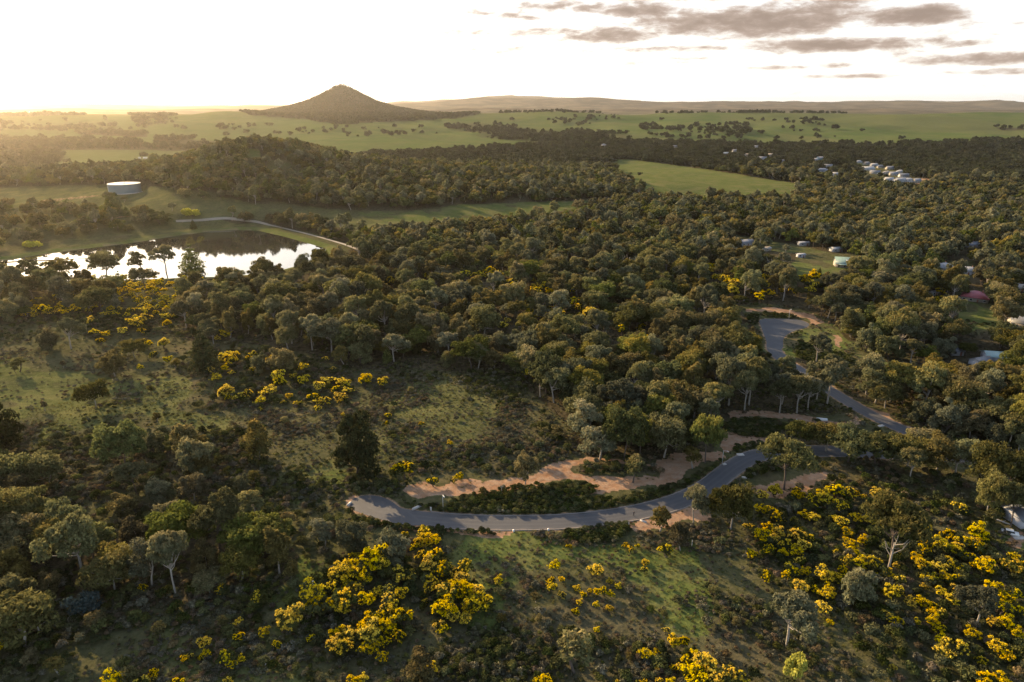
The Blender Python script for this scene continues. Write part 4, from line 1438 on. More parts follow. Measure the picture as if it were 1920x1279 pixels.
WAT += crop([(150, 110, 90), (240, 65, 110), (430, 50, 70), (445, 105, 100), (640, 100, 90), (760, 80, 130), (850, 95, 120), (930, 80, 70), (1000, 115, 60), (1110, 85, 100),
             (560, 150, 120), (660, 150, 130), (810, 215, 140), (140, 225, 110), (240, 290, 140), (330, 295, 50), (490, 260, 90), (570, 290, 90), (740, 300, 70),
             (820, 335, 110), (950, 300, 110), (1050, 320, 110), (1140, 355, 60), (30, 370, 90), (200, 385, 110), (270, 415, 110), (450, 375, 80), (130, 460, 130),
             (230, 460, 100), (430, 450, 130), (540, 470, 90), (340, 530, 110), (500, 530, 110), (430, 570, 110), (310, 590, 80), (185, 570, 110), (50, 585, 80),
             (885, 425, 90), (890, 520, 120), (765, 565, 60), (1000, 490, 90), (930, 590, 90), (1065, 620, 70), (450, 660, 100), (370, 710, 90), (400, 760, 120),
             (500, 740, 100), (350, 790, 80), (165, 795, 115), (860, 660, 120), (970, 690, 110), (1080, 680, 120), (835, 740, 80), (670, 800, 140), (790, 790, 100),
             (480, 890, 120), (590, 900, 80), (690, 890, 110), (700, 940, 120), (650, 1065, 130), (735, 1170, 50), (1240, 940, 130), (1190, 910, 70), (1330, 920, 50),
             (1210, 1130, 110), (1270, 1165, 110), (1410, 1020, 90), (1490, 1010, 110), (1570, 1040, 100), (1590, 1100, 100), (1650, 1110, 120), (1600, 1180, 110), (1640, 1220, 100),
             (1725, 440, 110), (1680, 540, 120), (1770, 560, 110), (1815, 540, 90), (1545, 380, 90), (1470, 245, 60), (1530, 520, 100), (1530, 580, 110), (1475, 640, 90),
             (1515, 700, 110), (1740, 680, 110), (1660, 710, 110), (1810, 720, 80), (1580, 800, 110), (1720, 800, 90), (1790, 790, 90), (1325, 820, 90), (1130, 760, 60),
             (1220, 770, 90), (1690, 930, 90), (1770, 990, 110), (1810, 890, 70), (1215, 535, 60), (1290, 690, 60), (1330, 590, 50), (1520, 865, 40),
             (1470, 1170, 50)], 4.5675, 1400, 900)
WAT += crop([(380, 560, 170), (590, 880, 220), (420, 970, 170), (570, 980, 170), (660, 1050, 90), (480, 1120, 140),
             (700, 1180, 140), (550, 1210, 80), (880, 1150, 80), (1040, 1120, 110), (950, 1240, 170), (1090, 1240, 120), (780, 1250, 100), (250, 1190, 140)], 6.394, 1740, 860)
WAT += crop([(1390, 790, 70), (1250, 790, 70), (1280, 880, 60), (1330, 910, 70), (1380, 900, 50), (1320, 960, 70), (1390, 970, 60), (1130, 880, 50), (1200, 1060, 60), (1130, 1130, 90),
             (1090, 1140, 70), (1300, 1110, 70), (1340, 1150, 60), (1240, 1170, 40), (1260, 1250, 80), (1330, 1270, 70), (880, 1190, 30), (1080, 1090, 60), (1340, 1020, 60), (1290, 1010, 50), (1390, 1060, 50),
             (40, 1170, 70), (100, 1200, 80), (50, 1240, 90), (130, 1245, 70), (180, 1250, 90), (230, 1260, 70), (20, 1200, 50)], 2.209, 1280, 700)
WAT += crop([(175, 405, 90), (260, 450, 60), (330, 510, 70), (300, 490, 50), (400, 350, 100), (460, 380, 110), (400, 430, 60), (460, 460, 60), (660, 300, 70), (620, 340, 70),
             (820, 360, 70), (660, 435, 50), (900, 520, 110), (860, 500, 50), (920, 570, 100), (820, 640, 110), (410, 670, 120), (430, 710, 70), (540, 700, 100), (610, 670, 70),
             (735, 720, 80), (730, 790, 50), (1000, 680, 60), (940, 730, 40), (1060, 740, 60), (1100, 740, 50), (1220, 710, 90), (1260, 730, 80), (1320, 740, 80), (1260, 815, 70), (1470, 560, 90), (1510, 570, 70), (1420, 620, 80),
             (1520, 630, 70), (1460, 690, 90), (1490, 720, 70), (1120, 550, 90), (1340, 540, 90), (1280, 610, 90), (1400, 420, 50), (1130, 410, 80), (1030, 490, 50), (1700, 545, 80), (1490, 840, 35),
             (410, 115, 90), (330, 155, 50), (1330, 340, 60)], 4.92, 340, 600)
WAT += crop([(830, 970, 50), (920, 970, 50), (860, 1030, 45), (945, 1050, 35), (790, 1095, 30), (565, 950, 45), (525, 900, 35), (590, 910, 35), (690, 900, 45), (520, 850, 60), (790, 900, 35), (940, 855, 40),
             (760, 855, 80), (820, 840, 60), (430, 780, 60), (370, 790, 50), (250, 790, 60)], 3.0, 0, 320)
WAT += crop([(830, 575, 70), (770, 585, 60), (700, 590, 60), (890, 590, 50), (965, 635, 40), (1095, 640, 40), (1145, 655, 50), (840, 495, 35), (280, 630, 60), (1260, 495, 30), (1310, 745, 70),
             (1300, 680, 40), (1330, 770, 50), (1390, 800, 60), (1040, 770, 60), (1060, 795, 50), (905, 870, 50), (940, 835, 30), (1580, 900, 60), (1650, 915, 35), (1720, 940, 35), (1690, 890, 30),
             (1040, 1130, 80), (130, 1175, 60), (230, 1185, 50), (20, 1190, 50), (480, 590, 40), (1445, 815, 40)], 3.0, 640, 320)
WAT += crop([(270, 620, 70), (230, 610, 60), (285, 645, 60), (280, 690, 60), (465, 565, 40), (455, 600, 40), (475, 650, 50), (485, 690, 50), (430, 715, 50), (620, 680, 40), (650, 620, 60), (690, 625, 60), (740, 605, 60),
             (760, 650, 50), (730, 655, 60), (160, 540, 40), (200, 600, 40), (1450, 680, 50), (1450, 725, 50), (1425, 735, 40), (0, 990, 60)], 3.0, 1280, 320)
WAT += crop([(985, 1010, 30), (985, 1070, 35), (1090, 1055, 40), (850, 1095, 45), (850, 1135, 30), (785, 1145, 25), (760, 1155, 25), (825, 1150, 25), (930, 1165, 60), (955, 1185, 35), (995, 1160, 20), (635, 1225, 35),
             (620, 1245, 25), (735, 1255, 45), (945, 1255, 35), (480, 1272, 80), (570, 1272, 60), (1140, 1100, 25), (1195, 1020, 80), (910, 880, 45), (1060, 910, 50), (60, 995, 70), (10, 1100, 40), (585, 870, 30)], 2.209, 0, 700)
WAT += crop([(55, 1265, 40), (90, 1240, 30), (265, 400, 75), (380, 435, 40), (490, 410, 28), (465, 425, 25), (735, 560, 20), (450, 275, 20), (190, 160, 28), (185, 190, 22), (330, 190, 22), (840, 1265, 60), (370, 1200, 40)], 2.209, 640, 700)

wat_pts = []
for (px, py, w) in WAT:
    x, y = hit(px, py + w * .15, 2.6)
    wm = w / F * float(to_px(x, y, H(x, y) + 2.6)[2])
    wm = min(max(wm * (1.36 if 500 < px < 930 and py > 990 else 1.04 if px > 1390 and py > 880 else 1.15), 1.7), 8.0)
    if float(road_dist(x, y)) < 1.0:
        continue
    wat_pts.append((x, y, wm, w))
n_hand_wat = len(wat_pts)


def scatter(xlim, ylim, step, seed, rmax=None, rmin=0):
    rg = np.random.default_rng(seed)
    X, Y = np.meshgrid(np.arange(*xlim, step), np.arange(*ylim, step))
    X = X + rg.uniform(-.46, .46, X.shape) * step
    Y = Y + rg.uniform(-.46, .46, Y.shape) * step
    X, Y = X.ravel(), Y.ravel()
    R = np.hypot(X, Y)
    k = (R > rmin) & (np.abs(X) < Y * .80 + 130) & (Y > 60)
    if rmax:
        k &= R < rmax
    return X[k], Y[k]


def cover(img, X, Y, Z, amt=0.0):
    px, py, f = to_px(X, Y, Z)
    if amt:
        wx_, wy_ = warp(X, Y, amt)
        qx, qy, _ = to_px(wx_, wy_, Z)
        return samp(img, qx, qy), px, py, f
    return samp(img, px, py), px, py, f


def clear_of(X, Y, pad_road=3.0, pad_water=7.0, pad_home=0.0):
    ok = road_dist(X, Y) > pad_road
    near = (Y > 380) & (Y < 900) & (X < 50)
    s = np.full(X.shape, 1e3)
    if near.any():
        s[near] = poly_sd(WATER, X[near], Y[near])
    ok &= s > pad_water
    for hx_, hy_, hr in HOMES:
        ok &= np.hypot(X - hx_, Y - hy_) > hr + pad_home
    return ok


# thicket wattles by density
X, Y = scatter((-700, 700), (150, 900), 5.0, 301)
Z = H(X, Y)
d, px, py, f = cover(wat, X, Y, Z)
k = (rng.uniform(size=len(X)) < d) & clear_of(X, Y, 3, 3)
for x, y, ff in zip(X[k], Y[k], f[k]):
    w = rng.uniform(3.0, 5.5)
    wat_pts.append((x, y, w, w * F / ff))

# ------------------------------------------------------------------ homes are known before the trees are scattered
HOUSE_PX = [
    # foot x, foot y, width m, depth m, wall h, roof h, turn (deg), roof, wall, style, label
    (1586, 500, 17.0, 10.5, 3.4, 4.2, -14, 'sage', 'cream', 'dormer', 'pale green gable-roofed house with a white dormer on the lawn'),
    (1768, 505, 14.0, 11.0, 3.0, 2.6, 20, 'white', 'cream', 'hip', 'left white hip-roofed wing of the house behind the tall gum'),
    (1810, 512, 17.0, 10.0, 3.0, 2.6, -35, 'white', 'grey', 'hip', 'right white-roofed house half hidden behind the tall gum'),
    (1828, 562, 15.0, 13.0, 3.0, 3.4, -38, 'red', 'cream', 'hip', 'red-roofed house among the trees near the right edge'),
    (1925, 612, 17.0, 12.0, 3.0, 2.6, -25, 'grey', 'cream', 'gable', 'grey-roofed house cut by the right edge below the red roof'),
    (1922, 974, 11.0, 7.5, 3.0, 1.8, 12, 'grey', 'grey', 'gable', 'grey house by the right edge half hidden by a dark gum'),
    (1398, 460, 13.0, 8.0, 3.0, 2.4, 15, 'silver', 'white', 'gable', 'pale shed-like house in the trees left of the paddock strip'),
    (1501, 482, 6.0, 4.0, 2.4, .8, 8, 'white', 'grey', 'gable', 'small white-roofed shed left of the green-roofed house'),
    (1567, 471, 9.0, 6.0, 2.6, 1.2, 10, 'white', 'white', 'gable', 'small white shed just behind the green-roofed house'),
    (1506, 460, 9.0, 6.0, 2.6, 1.0, 5, 'silver', 'white', 'gable', 'pale outbuilding in front of the dark pines'),
    (1437, 470, 6.0, 5.0, 2.5, 1.0, 30, 'cream', 'cream', 'gable', 'tiny cream shed at the left end of the paddock strip'),
    (1820, 463, 12.0, 8.0, 2.8, 1.8, 12, 'silver', 'grey', 'gable', 'grey roof showing through trees above the white-roofed house'),
    (1912, 545, 13.0, 9.0, 2.8, 2.0, -20, 'cream', 'cream', 'gable', 'cream-roofed house at the right edge beside the red roof'),
    (1749, 553, 5.0, 3.5, 2.3, .7, 20, 'white', 'white', 'gable', 'little white shed beside the bright wattle left of the red roof'),
    (1875, 675, 15.0, 8.0, 2.8, 1.6, -12, 'teal', 'grey', 'gable', 'long teal-roofed shed in the trees near the right edge'),
    (1838, 684, 9.0, 6.0, 2.6, 1.4, 20, 'grey', 'grey', 'gable', 'small grey-roofed shed left of the teal-roofed shed'),
    (1790, 664, 6.0, 5.0, 2.5, 1.2, 0, 'silver', 'white', 'gable', 'small pale shed among the trees left of the teal roof'),
]
TOWN = [(1361, 290, 24, 'white', 'white', 'long white farmhouse under a dark pine at the left end of the town'),
        (1377, 285, 15, 'silver', 'white', 'grey-white wing beside the long white farmhouse'), (1418, 277, 15, 'silver', 'white', 'pale house hidden in trees behind the tan house'),
        (1400, 293, 17, 'tan', 'tan', 'tan-roofed house right of the long white farmhouse'), (1429, 299, 22, 'grey', 'grey', 'long grey roof right of the tan house'),
        (1445, 293, 15, 'cream', 'cream', 'cream house behind the long grey roof'), (1467, 305, 16, 'grey', 'white', 'grey-roofed house at the paddock end of the town'),
        (1539, 299, 22, 'silver', 'teal', 'white house with an aqua side'), (1529, 302, 12, 'white', 'white', 'small white house left of the aqua-sided house'),
        (1541, 322, 30, 'silver', 'white', 'large bluish-white shed in front of the aqua-sided house'), (1552, 314, 18, 'grey', 'white', 'grey roof behind the large bluish-white shed'),
        (1566, 330, 13, 'white', 'grey', 'small white roof right of the large bluish-white shed'), (1610, 306, 15, 'white', 'white', 'white house at the top end of the main street'),
        (1624, 309, 17, 'grey', 'cream', 'grey house second along the upper street row'), (1638, 312, 17, 'white', 'white', 'white house third along the upper street row'),
        (1652, 315, 17, 'slate', 'cream', 'slate-roofed house fourth along the upper street row'), (1668, 318, 17, 'grey', 'cream', 'grey house fifth along the upper street row'),
        (1626, 319, 27, 'white', 'white', 'largest white roof in the middle of the town'), (1688, 325, 16, 'white', 'white', 'white house near the right end of the town'),
        (1675, 329, 16, 'silver', 'cream', 'silver-roofed house left of the white house at the right end'), (1696, 332, 22, 'slate', 'white', 'slate roof at the right end of the town'),
        (1662, 327, 14, 'cream', 'cream', 'cream house in the middle lower row of the town'), (1666, 340, 16, 'white', 'white', 'white house low in the front row of the town'),
        (1687, 341, 24, 'silver', 'white', 'wide silver roof in the front row of the town'), (1703, 341, 18, 'white', 'grey', 'white roof at the right end of the front row'),
        (1718, 342, 15, 'silver', 'cream', 'last pale house beside the cleared earth'), (1640, 326, 20, 'grey', 'cream', 'grey roof below the largest white roof'),
        (1132, 274, 15, 'white', 'white', 'lone white farmhouse in the valley woods'), (1266, 277, 16, 'grey', 'cream', 'dull farmhouse roof in the valley woods right of the lone white one'),
        (57, 211, 26, 'white', 'white', 'tiny white farm building on the sunlit left horizon')]
home_specs = []
for (px, py, w, dp, wh, rh, rot, rf, wl, st, lab) in HOUSE_PX:
    x, y = hit(px, py)
    home_specs.append((x, y, w, dp, wh, rh, math.radians(rot), rf, wl, st, lab, True))
    HOMES.append((x, y, max(w, dp) * .62))
    # keep the sight line to the house open
    if py > 900:
        continue
    for k_ in (1, 2, 3, 4):
        u = np.array([x, y]) / math.hypot(x, y)
        HOMES.append((x - u[0] * 8 * k_, y - u[1] * 8 * k_, max(w, dp) * .5 + 1.5))
for i, (px, py, w, rf, wl, lab) in enumerate(TOWN):
    x, y = hit(px, py)
    w = w * .82
    home_specs.append((x, y, w, w * .62, 3.4, 3.2, rng.uniform(-.5, .5), rf, wl, 'gable' if i % 3 else 'hip', lab, False))
    HOMES.append((x, y, w * .6))
    u = np.array([x, y]) / math.hypot(x, y)
    for k_ in (1, 2, 3, 4):
        HOMES.append((x - u[0] * 14 * k_, y - u[1] * 14 * k_, w * .5))
TANK = TANKP[:2]
HOMES.append((TANK[0], TANK[1], 30))
HOMES.append((TANK[0] * .95, TANK[1] * .95, 26))

# things that stay in view: no crown may stand over these photo points
KEEP = []
for (px, py) in CUL_B:
    KEEP += [(px, py), (px * .6 + 1465 * .4, py * .6 + 612 * .4)]
KEEP += [(1445, 612), (1470, 606), (1490, 608), (1452, 640), (1455, 652), (1520, 614), (1545, 628), (1565, 640), (1590, 655), (1610, 668), (1640, 680), (1400, 582), (1440, 578), (1480, 581), (1520, 594), (1540, 604),
         (1578, 746), (1596, 758), (1615, 768), (1635, 780), (1655, 792), (1650, 772), (1500, 520), (1530, 510), (1560, 505), (1455, 466), (1490, 466), (1530, 476), (1480, 500), (1820, 575), (1840, 590),
         (1855, 610), (1810, 620), (1835, 625), (1350, 812), (1362, 828), (1372, 842), (1400, 832), (1420, 828), (1380, 782), (1440, 783), (1500, 786), (1541, 786), (1400, 800), (1440, 803),
         (480, 285), (472, 290), (462, 294), (235, 352), (210, 358), (258, 358), (222, 362), (250, 362), (300, 372), (340, 384), (1087, 428), (1095, 429)]
for (px, py, *_r) in HOUSE_PX:
    if py < 900:
        r_px = _r[0] / F * 0
        KEEP += [(px, py - 4), (px - 8, py - 6), (px + 8, py - 6)] if py < 700 else []
for (px, py, w, *_r) in TOWN:
    KEEP += [(px, py - 2), (px - 4, py - 3), (px + 4, py - 3)]
for q in range(700, 1150, 25):
    KEEP.append((q, 412 - (q - 700) * .055))
for q in range(1190, 1480, 22):
    KEEP += [(q, 335 + (q - 1190) * .09), (q, 352 + (q - 1190) * .03)]
for (px, py, w) in WAT:
    if 460 < py < 640 and px > 620:
        KEEP.append((px, py))
for q in range(480, 620, 12):
    KEEP.append((q, 430 + (q - 480) * .24))
for px_, py_ in ((520, 470), (480, 480), (440, 490), (400, 480), (330, 505), (300, 500), (270, 505), (230, 500), (150, 500), (120, 490), (420, 495), (340, 460)):
    KEEP.append((px_, py_))
for q in range(470, 665, 9):
    KEEP.append((q, 414 + (q - 450) * .238))
KEEP += [(1430, 645), (1422, 625), (1415, 608), (1446, 668), (1470, 676), (1478, 655), (1488, 640), (1500, 630), (1525, 622), (1560, 632), (1580, 642), (1600, 656), (1625, 668), (1650, 676), (1590, 668), (1400, 590),
         (1605, 755), (1625, 766), (1645, 778), (1665, 790)]
KEEP = np.array(KEEP)


def hides(x, y, z, s, f):
    """True where a tree of crown about 12 s wide and 13 s high would cover a point of KEEP"""
    _, yt, _ = to_px(x, y, z + 13.0 * s)
    bx, by, _ = to_px(x, y, z)
    wpx = 5.6 * s * F / f
    cy_, hh_ = (yt + by) / 2 - (by - yt) * .08, (by - yt) * .46
    q = ((bx[:, None] - KEEP[:, 0]) / wpx[:, None]) ** 2 + ((cy_[:, None] - KEEP[:, 1]) / hh_[:, None]) ** 2
    below = by[:, None] > KEEP[:, 1] - 1
    return ((q < 1.0) & below).any(1)


# ------------------------------------------------------------------ gum trees by density
gums = []
hx_a = np.array([t[0] for t in TAKEN])
hy_a = np.array([t[1] for t in TAKEN])
hr_a = np.array([t[2] for t in TAKEN])


def add_gums(X, Y, dens=None, lim=None, scale=(.75, 1.2)):
    Z = H(X, Y)
    d, px, py, f = cover(gum, X, Y, Z)
    if dens is not None:
        d = dens
    elif lim == 'far':
        d = np.where(d < .6, d * 2.2 * sstep(fbm(X / 130, Y / 130, 91, 2), .43, .57) + d * .16, d)
    else:
        d = d * (.72 + .34 * sstep(fbm(X / 38, Y / 38, 93, 2), .3, .5))
    dd = samp(dirt, px, py)
    lg = samp(lowg, px, py)
    k = (rng.uniform(size=len(X)) < d) & (dd < .4) & (lg < .4) & (px > -720) & (px < 2480)
    X, Y, px, py, f = X[k], Y[k], px[k], py[k], f[k]
    ok = clear_of(X, Y, 4.5, 8.0)
    if lim != 'far':
        dist = np.sqrt((X[:, None] - hx_a) ** 2 + (Y[:, None] - hy_a) ** 2)
        ok &= (dist > hr_a * .95 + 1.0).all(1)
    S = rng.uniform(*scale, len(X)) * np.where(rng.uniform(size=len(X)) < .18, .62, 1.0)
    ok &= ~hides(X, Y, H(X, Y), S, f)
    for x, y, sc_, a, b, ff in zip(X[ok], Y[ok], S[ok], px[ok], py[ok], f[ok]):
        gums.append((x, y, sc_, a, b, ff))


X, Y = scatter((-900, 900), (60, 800), 8.2, 401, rmax=700)
add_gums(X, Y, scale=(.82, 1.38))
n_near = len(gums)
X, Y = scatter((-1700, 1700), (400, 1900), 8.6, 402, rmax=1800, rmin=700)
add_gums(X, Y, scale=(.8, 1.25))
n_mid = len(gums)
X, Y = scatter((-4200, 4200), (1400, 4700), 17.0, 403, rmax=4600, rmin=1800)
k = (np.hypot(X - MT_X, Y - MT_Y) > 640)
add_gums(X[k], Y[k], lim='far', scale=(.9, 1.4))
X, Y = scatter((MT_X - 1000, MT_X + 1000), (MT_Y - 1000, MT_Y + 300), 10.5, 404)
rr = np.hypot(X - MT_X, Y - MT_Y)
k = (rr < 760)
X, Y, rr = X[k], Y[k], rr[k]
add_gums(X, Y, dens=np.where(rr < 12, .1, .9 - .55 * sstep(rr, 560, 760)), lim='far', scale=(.42, .72))

gums = np.array(gums)
inview = (gums[:, 3] > -20) & (gums[:, 3] < 1940) & (gums[:, 4] < 1330)
size = gums[:, 2] / gums[:, 5] * inview
order = np.argsort(-size)
n_gum_hand = sum(1 for o in hand_objs if o[3] == 'gum_tree')
N_SINGLE = 298 - n_gum_hand
single = set(order[:N_SINGLE].tolist())
gum_objs = []
fs = {'x': [], 'y': [], 's': [], 'sz': [], 'r': [], 'p': []}
far_rows = []
wts = np.array([.15, .15, .15, .09, .14, .10, .12, .10])
for i, (x, y, s, a, b, ff) in enumerate(gums):
    r = math.hypot(x, y)
    rz = rng.uniform(0, 6.28)
    sz = s * rng.uniform(.8, 1.3)
    if i in single:
        j = int(rng.choice(8, p=wts))
        if 1330 < a < 1570 and 700 < b < 790:
            j = 1
            sz = max(sz, 1.05)
        o = tree(G_NEAR[j][1], x, y, s, rz, 'gum_tree', sz)
        gum_objs.append((o, x, y, a, b, G_NEAR[j][0]))
    else:
        if r < 560:
            p = int(rng.choice(8, p=wts))
            if 1330 < a < 1570 and 700 < b < 790:
                p = 1
        elif r < rng.uniform(1080, 1500):
            p = 8 + int(rng.integers(5))
        else:
            p = 13 + int(rng.integers(3))
        if p < 13 and rng.uniform() < .045:
            p = 16 + int(rng.integers(3))
        far_rows.append((x, y, s, sz, rz, p, r))
far_rows = np.array(far_rows)


def scatter_object(name, rows, protos, label):
    """one mass of plants: points carrying scale, turn and kind, grown by geometry nodes"""
    P = np.column_stack([rows['x'], rows['y'], H(rows['x'], rows['y'])])
    me = bpy.data.meshes.new(name)
    me.vertices.add(len(P))
    me.vertices.foreach_set('co', P.astype(np.float32).ravel())
    for k_, a in (('turn', np.column_stack([rows.get('tx', np.zeros(len(P))), np.zeros(len(P)), rows['r']])), ('size', np.column_stack([rows['s'], rows['s'], rows['sz']]))):
        at = me.attributes.new(k_, 'FLOAT_VECTOR', 'POINT')
        at.data.foreach_set('vector', a.astype(np.float32).ravel())
    at = me.attributes.new('pick', 'INT', 'POINT')
    at.data.foreach_set('value', np.asarray(rows['p'], np.int32))
    o = link(name, me, kind='stuff', label=label)
    ng = bpy.data.node_groups.new(name, 'GeometryNodeTree')
    ng.interface.new_socket('Geometry', in_out='INPUT', socket_type='NodeSocketGeometry')
    ng.interface.new_socket('Geometry', in_out='OUTPUT', socket_type='NodeSocketGeometry')
    N, L = ng.nodes, ng.links
    gi, go = N.new('NodeGroupInput'), N.new('NodeGroupOutput')

    def attr(nm, ty):
        nd = N.new('GeometryNodeInputNamedAttribute')
        nd.data_type = ty
        nd.inputs['Name'].default_value = nm
        return nd.outputs['Attribute']
    turn, sz, pick = attr('turn', 'FLOAT_VECTOR'), attr('size', 'FLOAT_VECTOR'), attr('pick', 'INT')
    e2r = N.new('FunctionNodeEulerToRotation')
    L.new(turn, e2r.inputs[0])
    join = N.new('GeometryNodeJoinGeometry')
    for idx in sorted(set(int(q) for q in rows['p'])):
        jj = N.new('GeometryNodeJoinGeometry')
        for ob in protos[idx]:
            oi = N.new('GeometryNodeObjectInfo')
            oi.transform_space = 'ORIGINAL'
            oi.inputs['Object'].default_value = ob
            L.new(oi.outputs['Geometry'], jj.inputs[0])
        g2 = N.new('GeometryNodeGeometryToInstance')
        L.new(jj.outputs[0], g2.inputs[0])
        cmpn = N.new('FunctionNodeCompare')
        cmpn.data_type = 'INT'
        cmpn.operation = 'EQUAL'
        ia = [s_ for s_ in cmpn.inputs if s_.type == 'INT']
        L.new(pick, ia[0])
        ia[1].default_value = idx
        iop = N.new('GeometryNodeInstanceOnPoints')
        L.new(gi.outputs[0], iop.inputs['Points'])
        L.new(cmpn.outputs[0], iop.inputs['Selection'])
        L.new(g2.outputs[0], iop.inputs['Instance'])
        L.new(e2r.outputs[0], iop.inputs['Rotation'])
        L.new(sz, iop.inputs['Scale'])
        L.new(iop.outputs[0], join.inputs[0])
    L.new(join.outputs[0], go.inputs[0])
    md = o.modifiers.new('grow', 'NODES')
    md.node_group = ng
    return o


def parts_with(mesh_):
    """a part already standing in the scene that uses this mesh"""
    for o in COL.objects:
        if o.data == mesh_:
            return o
    raise KeyError(mesh_.name)


def proto_parts(pr):
    return [parts_with(pr[k_]) for k_ in ('trunk', 'crown', 'foliage', 'blossom') if k_ in pr]


def rows_of(A):
    return {'x': A[:, 0], 'y': A[:, 1], 's': A[:, 2], 'sz': A[:, 3], 'r': A[:, 4], 'p': A[:, 5], 'tx': np.random.default_rng(3).normal(size=len(A)) * .07}


GP = {i: pr for i, pr in enumerate([q[1] for q in G_NEAR + G_MID + G_FAR] + [P_CAS, P_DARK, P_POP])}
gp = {i: proto_parts(pr) for i, pr in GP.items()}
k = far_rows[:, 6] < 1500
scatter_object('gum_forest', rows_of(far_rows[k]), gp, 'dense olive gum forest covering the flats and the hill')
scatter_object('distant_woodland', rows_of(far_rows[~k]), gp, 'far woodland in clumps and bands over paddocks and the cone hill')

# ------------------------------------------------------------------ wattles
wat_pts.sort(key=lambda t: -t[3])
wat_objs, rest = [], []
for i, (x, y, w, wp) in enumerate(wat_pts):
    a, b, ff = (float(q) for q in to_px(x, y, H(x, y)))
    rz = rng.uniform(0, 6.28)
    if len(wat_objs) < 296 and -20 < a < 1940 and b < 1330:
        small = w < 2.6
        j = 4 if small else int(rng.choice(5, p=[.34, .22, .14, .2, .1]))
        pr = W_PROTO[j][1]
        s = w / pr['w']
        o = tree(pr, x, y, s, rz, 'wattle_tree', max(s, .55) * rng.uniform(.9, 1.1) * (1.15 if small else 1.0))
        wat_objs.append((o, x, y, a, b, W_PROTO[j][0] if not small else 'small yellow'))
    else:
        rest.append((x, y, w / 5.0, w / 5.0 * rng.uniform(.9, 1.15), rz, int(rng.integers(5))))
wp_ = {i: proto_parts(pr) for i, (_, pr) in enumerate(W_PROTO)}
if rest:
    scatter_object('wattle_thicket', rows_of(np.array(rest)), wp_, 'dense golden wattle thicket below the reservoir and scattered distant wattles')

# ------------------------------------------------------------------ bushes
bush_objs = []
X, Y = scatter((-260, 260), (95, 330), 6.4, 501)
Z = H(X, Y)
d, px, py, f = cover(heath, X, Y, Z)
wt = np.array([t[:2] for t in wat_pts])
k = (rng.uniform(size=len(X)) < d * .55) & clear_of(X, Y, 2.5, 3) & (px > 0) & (px < 1920) & (py < 1290) & (samp(dirt, px, py) < .3) & (samp(lowg, px, py) < .3) & (samp(gum, px, py) < .3)
X, Y, px, py, f = X[k], Y[k], px[k], py[k], f[k]
o_ = np.argsort(f)[:285]
BUSH_ADJ = ['silvery grey', 'brown twiggy', 'olive green', 'dark green', 'low pale grey', 'lime']
for i in o_:
    j = int(rng.choice(5, p=[.25, .25, .22, .18, .1]))
    s = rng.uniform(1.0, 1.9)
    o = link('bush', SHRUBS[j][1], loc=(X[i], Y[i], float(H(X[i], Y[i])) - .05))
    o.rotation_euler = (0, 0, rng.uniform(0, 6.28))
    o.scale = (s, s, s * rng.uniform(.8, 1.3))
    bush_objs.append((o, X[i], Y[i], px[i], py[i], BUSH_ADJ[j]))
lime = link('bush', SHRUBS[5][1])
x, y = hit(1265, 1215)
lime.location = (x, y, float(H(x, y)))
lime.scale = (.7, .7, .7)
bush_objs.append((lime, x, y, 1265, 1215, 'lime'))
sp = {i: [parts_with(SHRUBS[i][1])] for i in range(6)}

# uncounted heath: low shrubs everywhere in the near country
X, Y = scatter((-520, 520), (80, 620), 1.38, 502, rmax=470)
Z = H(X, Y)
d, px, py, f = cover(heath, X, Y, Z, .07)
pn = fbm(X / 14, Y / 14, 77, 3)
dd = np.clip(d, 0, 1) * (.42 + .95 * sstep(pn, .34, .60)) * np.where(np.hypot(X, Y) > 320, .4, 1)
k = (rng.uniform(size=len(X)) < dd) & clear_of(X, Y, 1.2, 3) & (px > -150) & (px < 2070) & (py < 1380) & (samp(dirt, px, py) < .5)
X, Y, pn = X[k], Y[k], pn[k]
n = len(X)
s = rng.uniform(.35, 1.05, n) * (.75 + .6 * sstep(pn, .45, .7))
tone = fbm(X / 40 + 50, Y / 40, 78, 2)
p = np.where(tone < .42, rng.choice([0, 3, 2], n, p=[.4, .3, .3]), np.where(tone < .55, rng.choice([0, 1, 2, 4], n), rng.choice([1, 4, 0], n, p=[.5, .25, .25])))
scatter_object('heath_undergrowth', {'x': X, 'y': Y, 's': s, 'sz': s * rng.uniform(.7, 1.3, n), 'r': rng.uniform(0, 6.28, n), 'p': p}, sp, 'low grey-brown heath shrubs covering the near slopes')
print('heath', n)

# dark plantings beside the road
X, Y = scatter((-150, 250), (140, 420), 1.25, 503)
Z = H(X, Y)
d, px, py, f = cover(lowg, X, Y, Z)
k = (d > .45) & (road_dist(X, Y) > .9) & (rng.uniform(size=len(X)) < .93)
X, Y = X[k], Y[k]
n = len(X)
s = rng.uniform(.7, 1.25, n)
scatter_object('roadside_planting', {'x': X, 'y': Y, 's': s, 'sz': s * rng.uniform(.7, 1.15, n), 'r': rng.uniform(0, 6.28, n), 'p': rng.choice([3, 2], n, p=[.78, .22])}, sp,
               'low dark green shrubs planted thickly along the road')

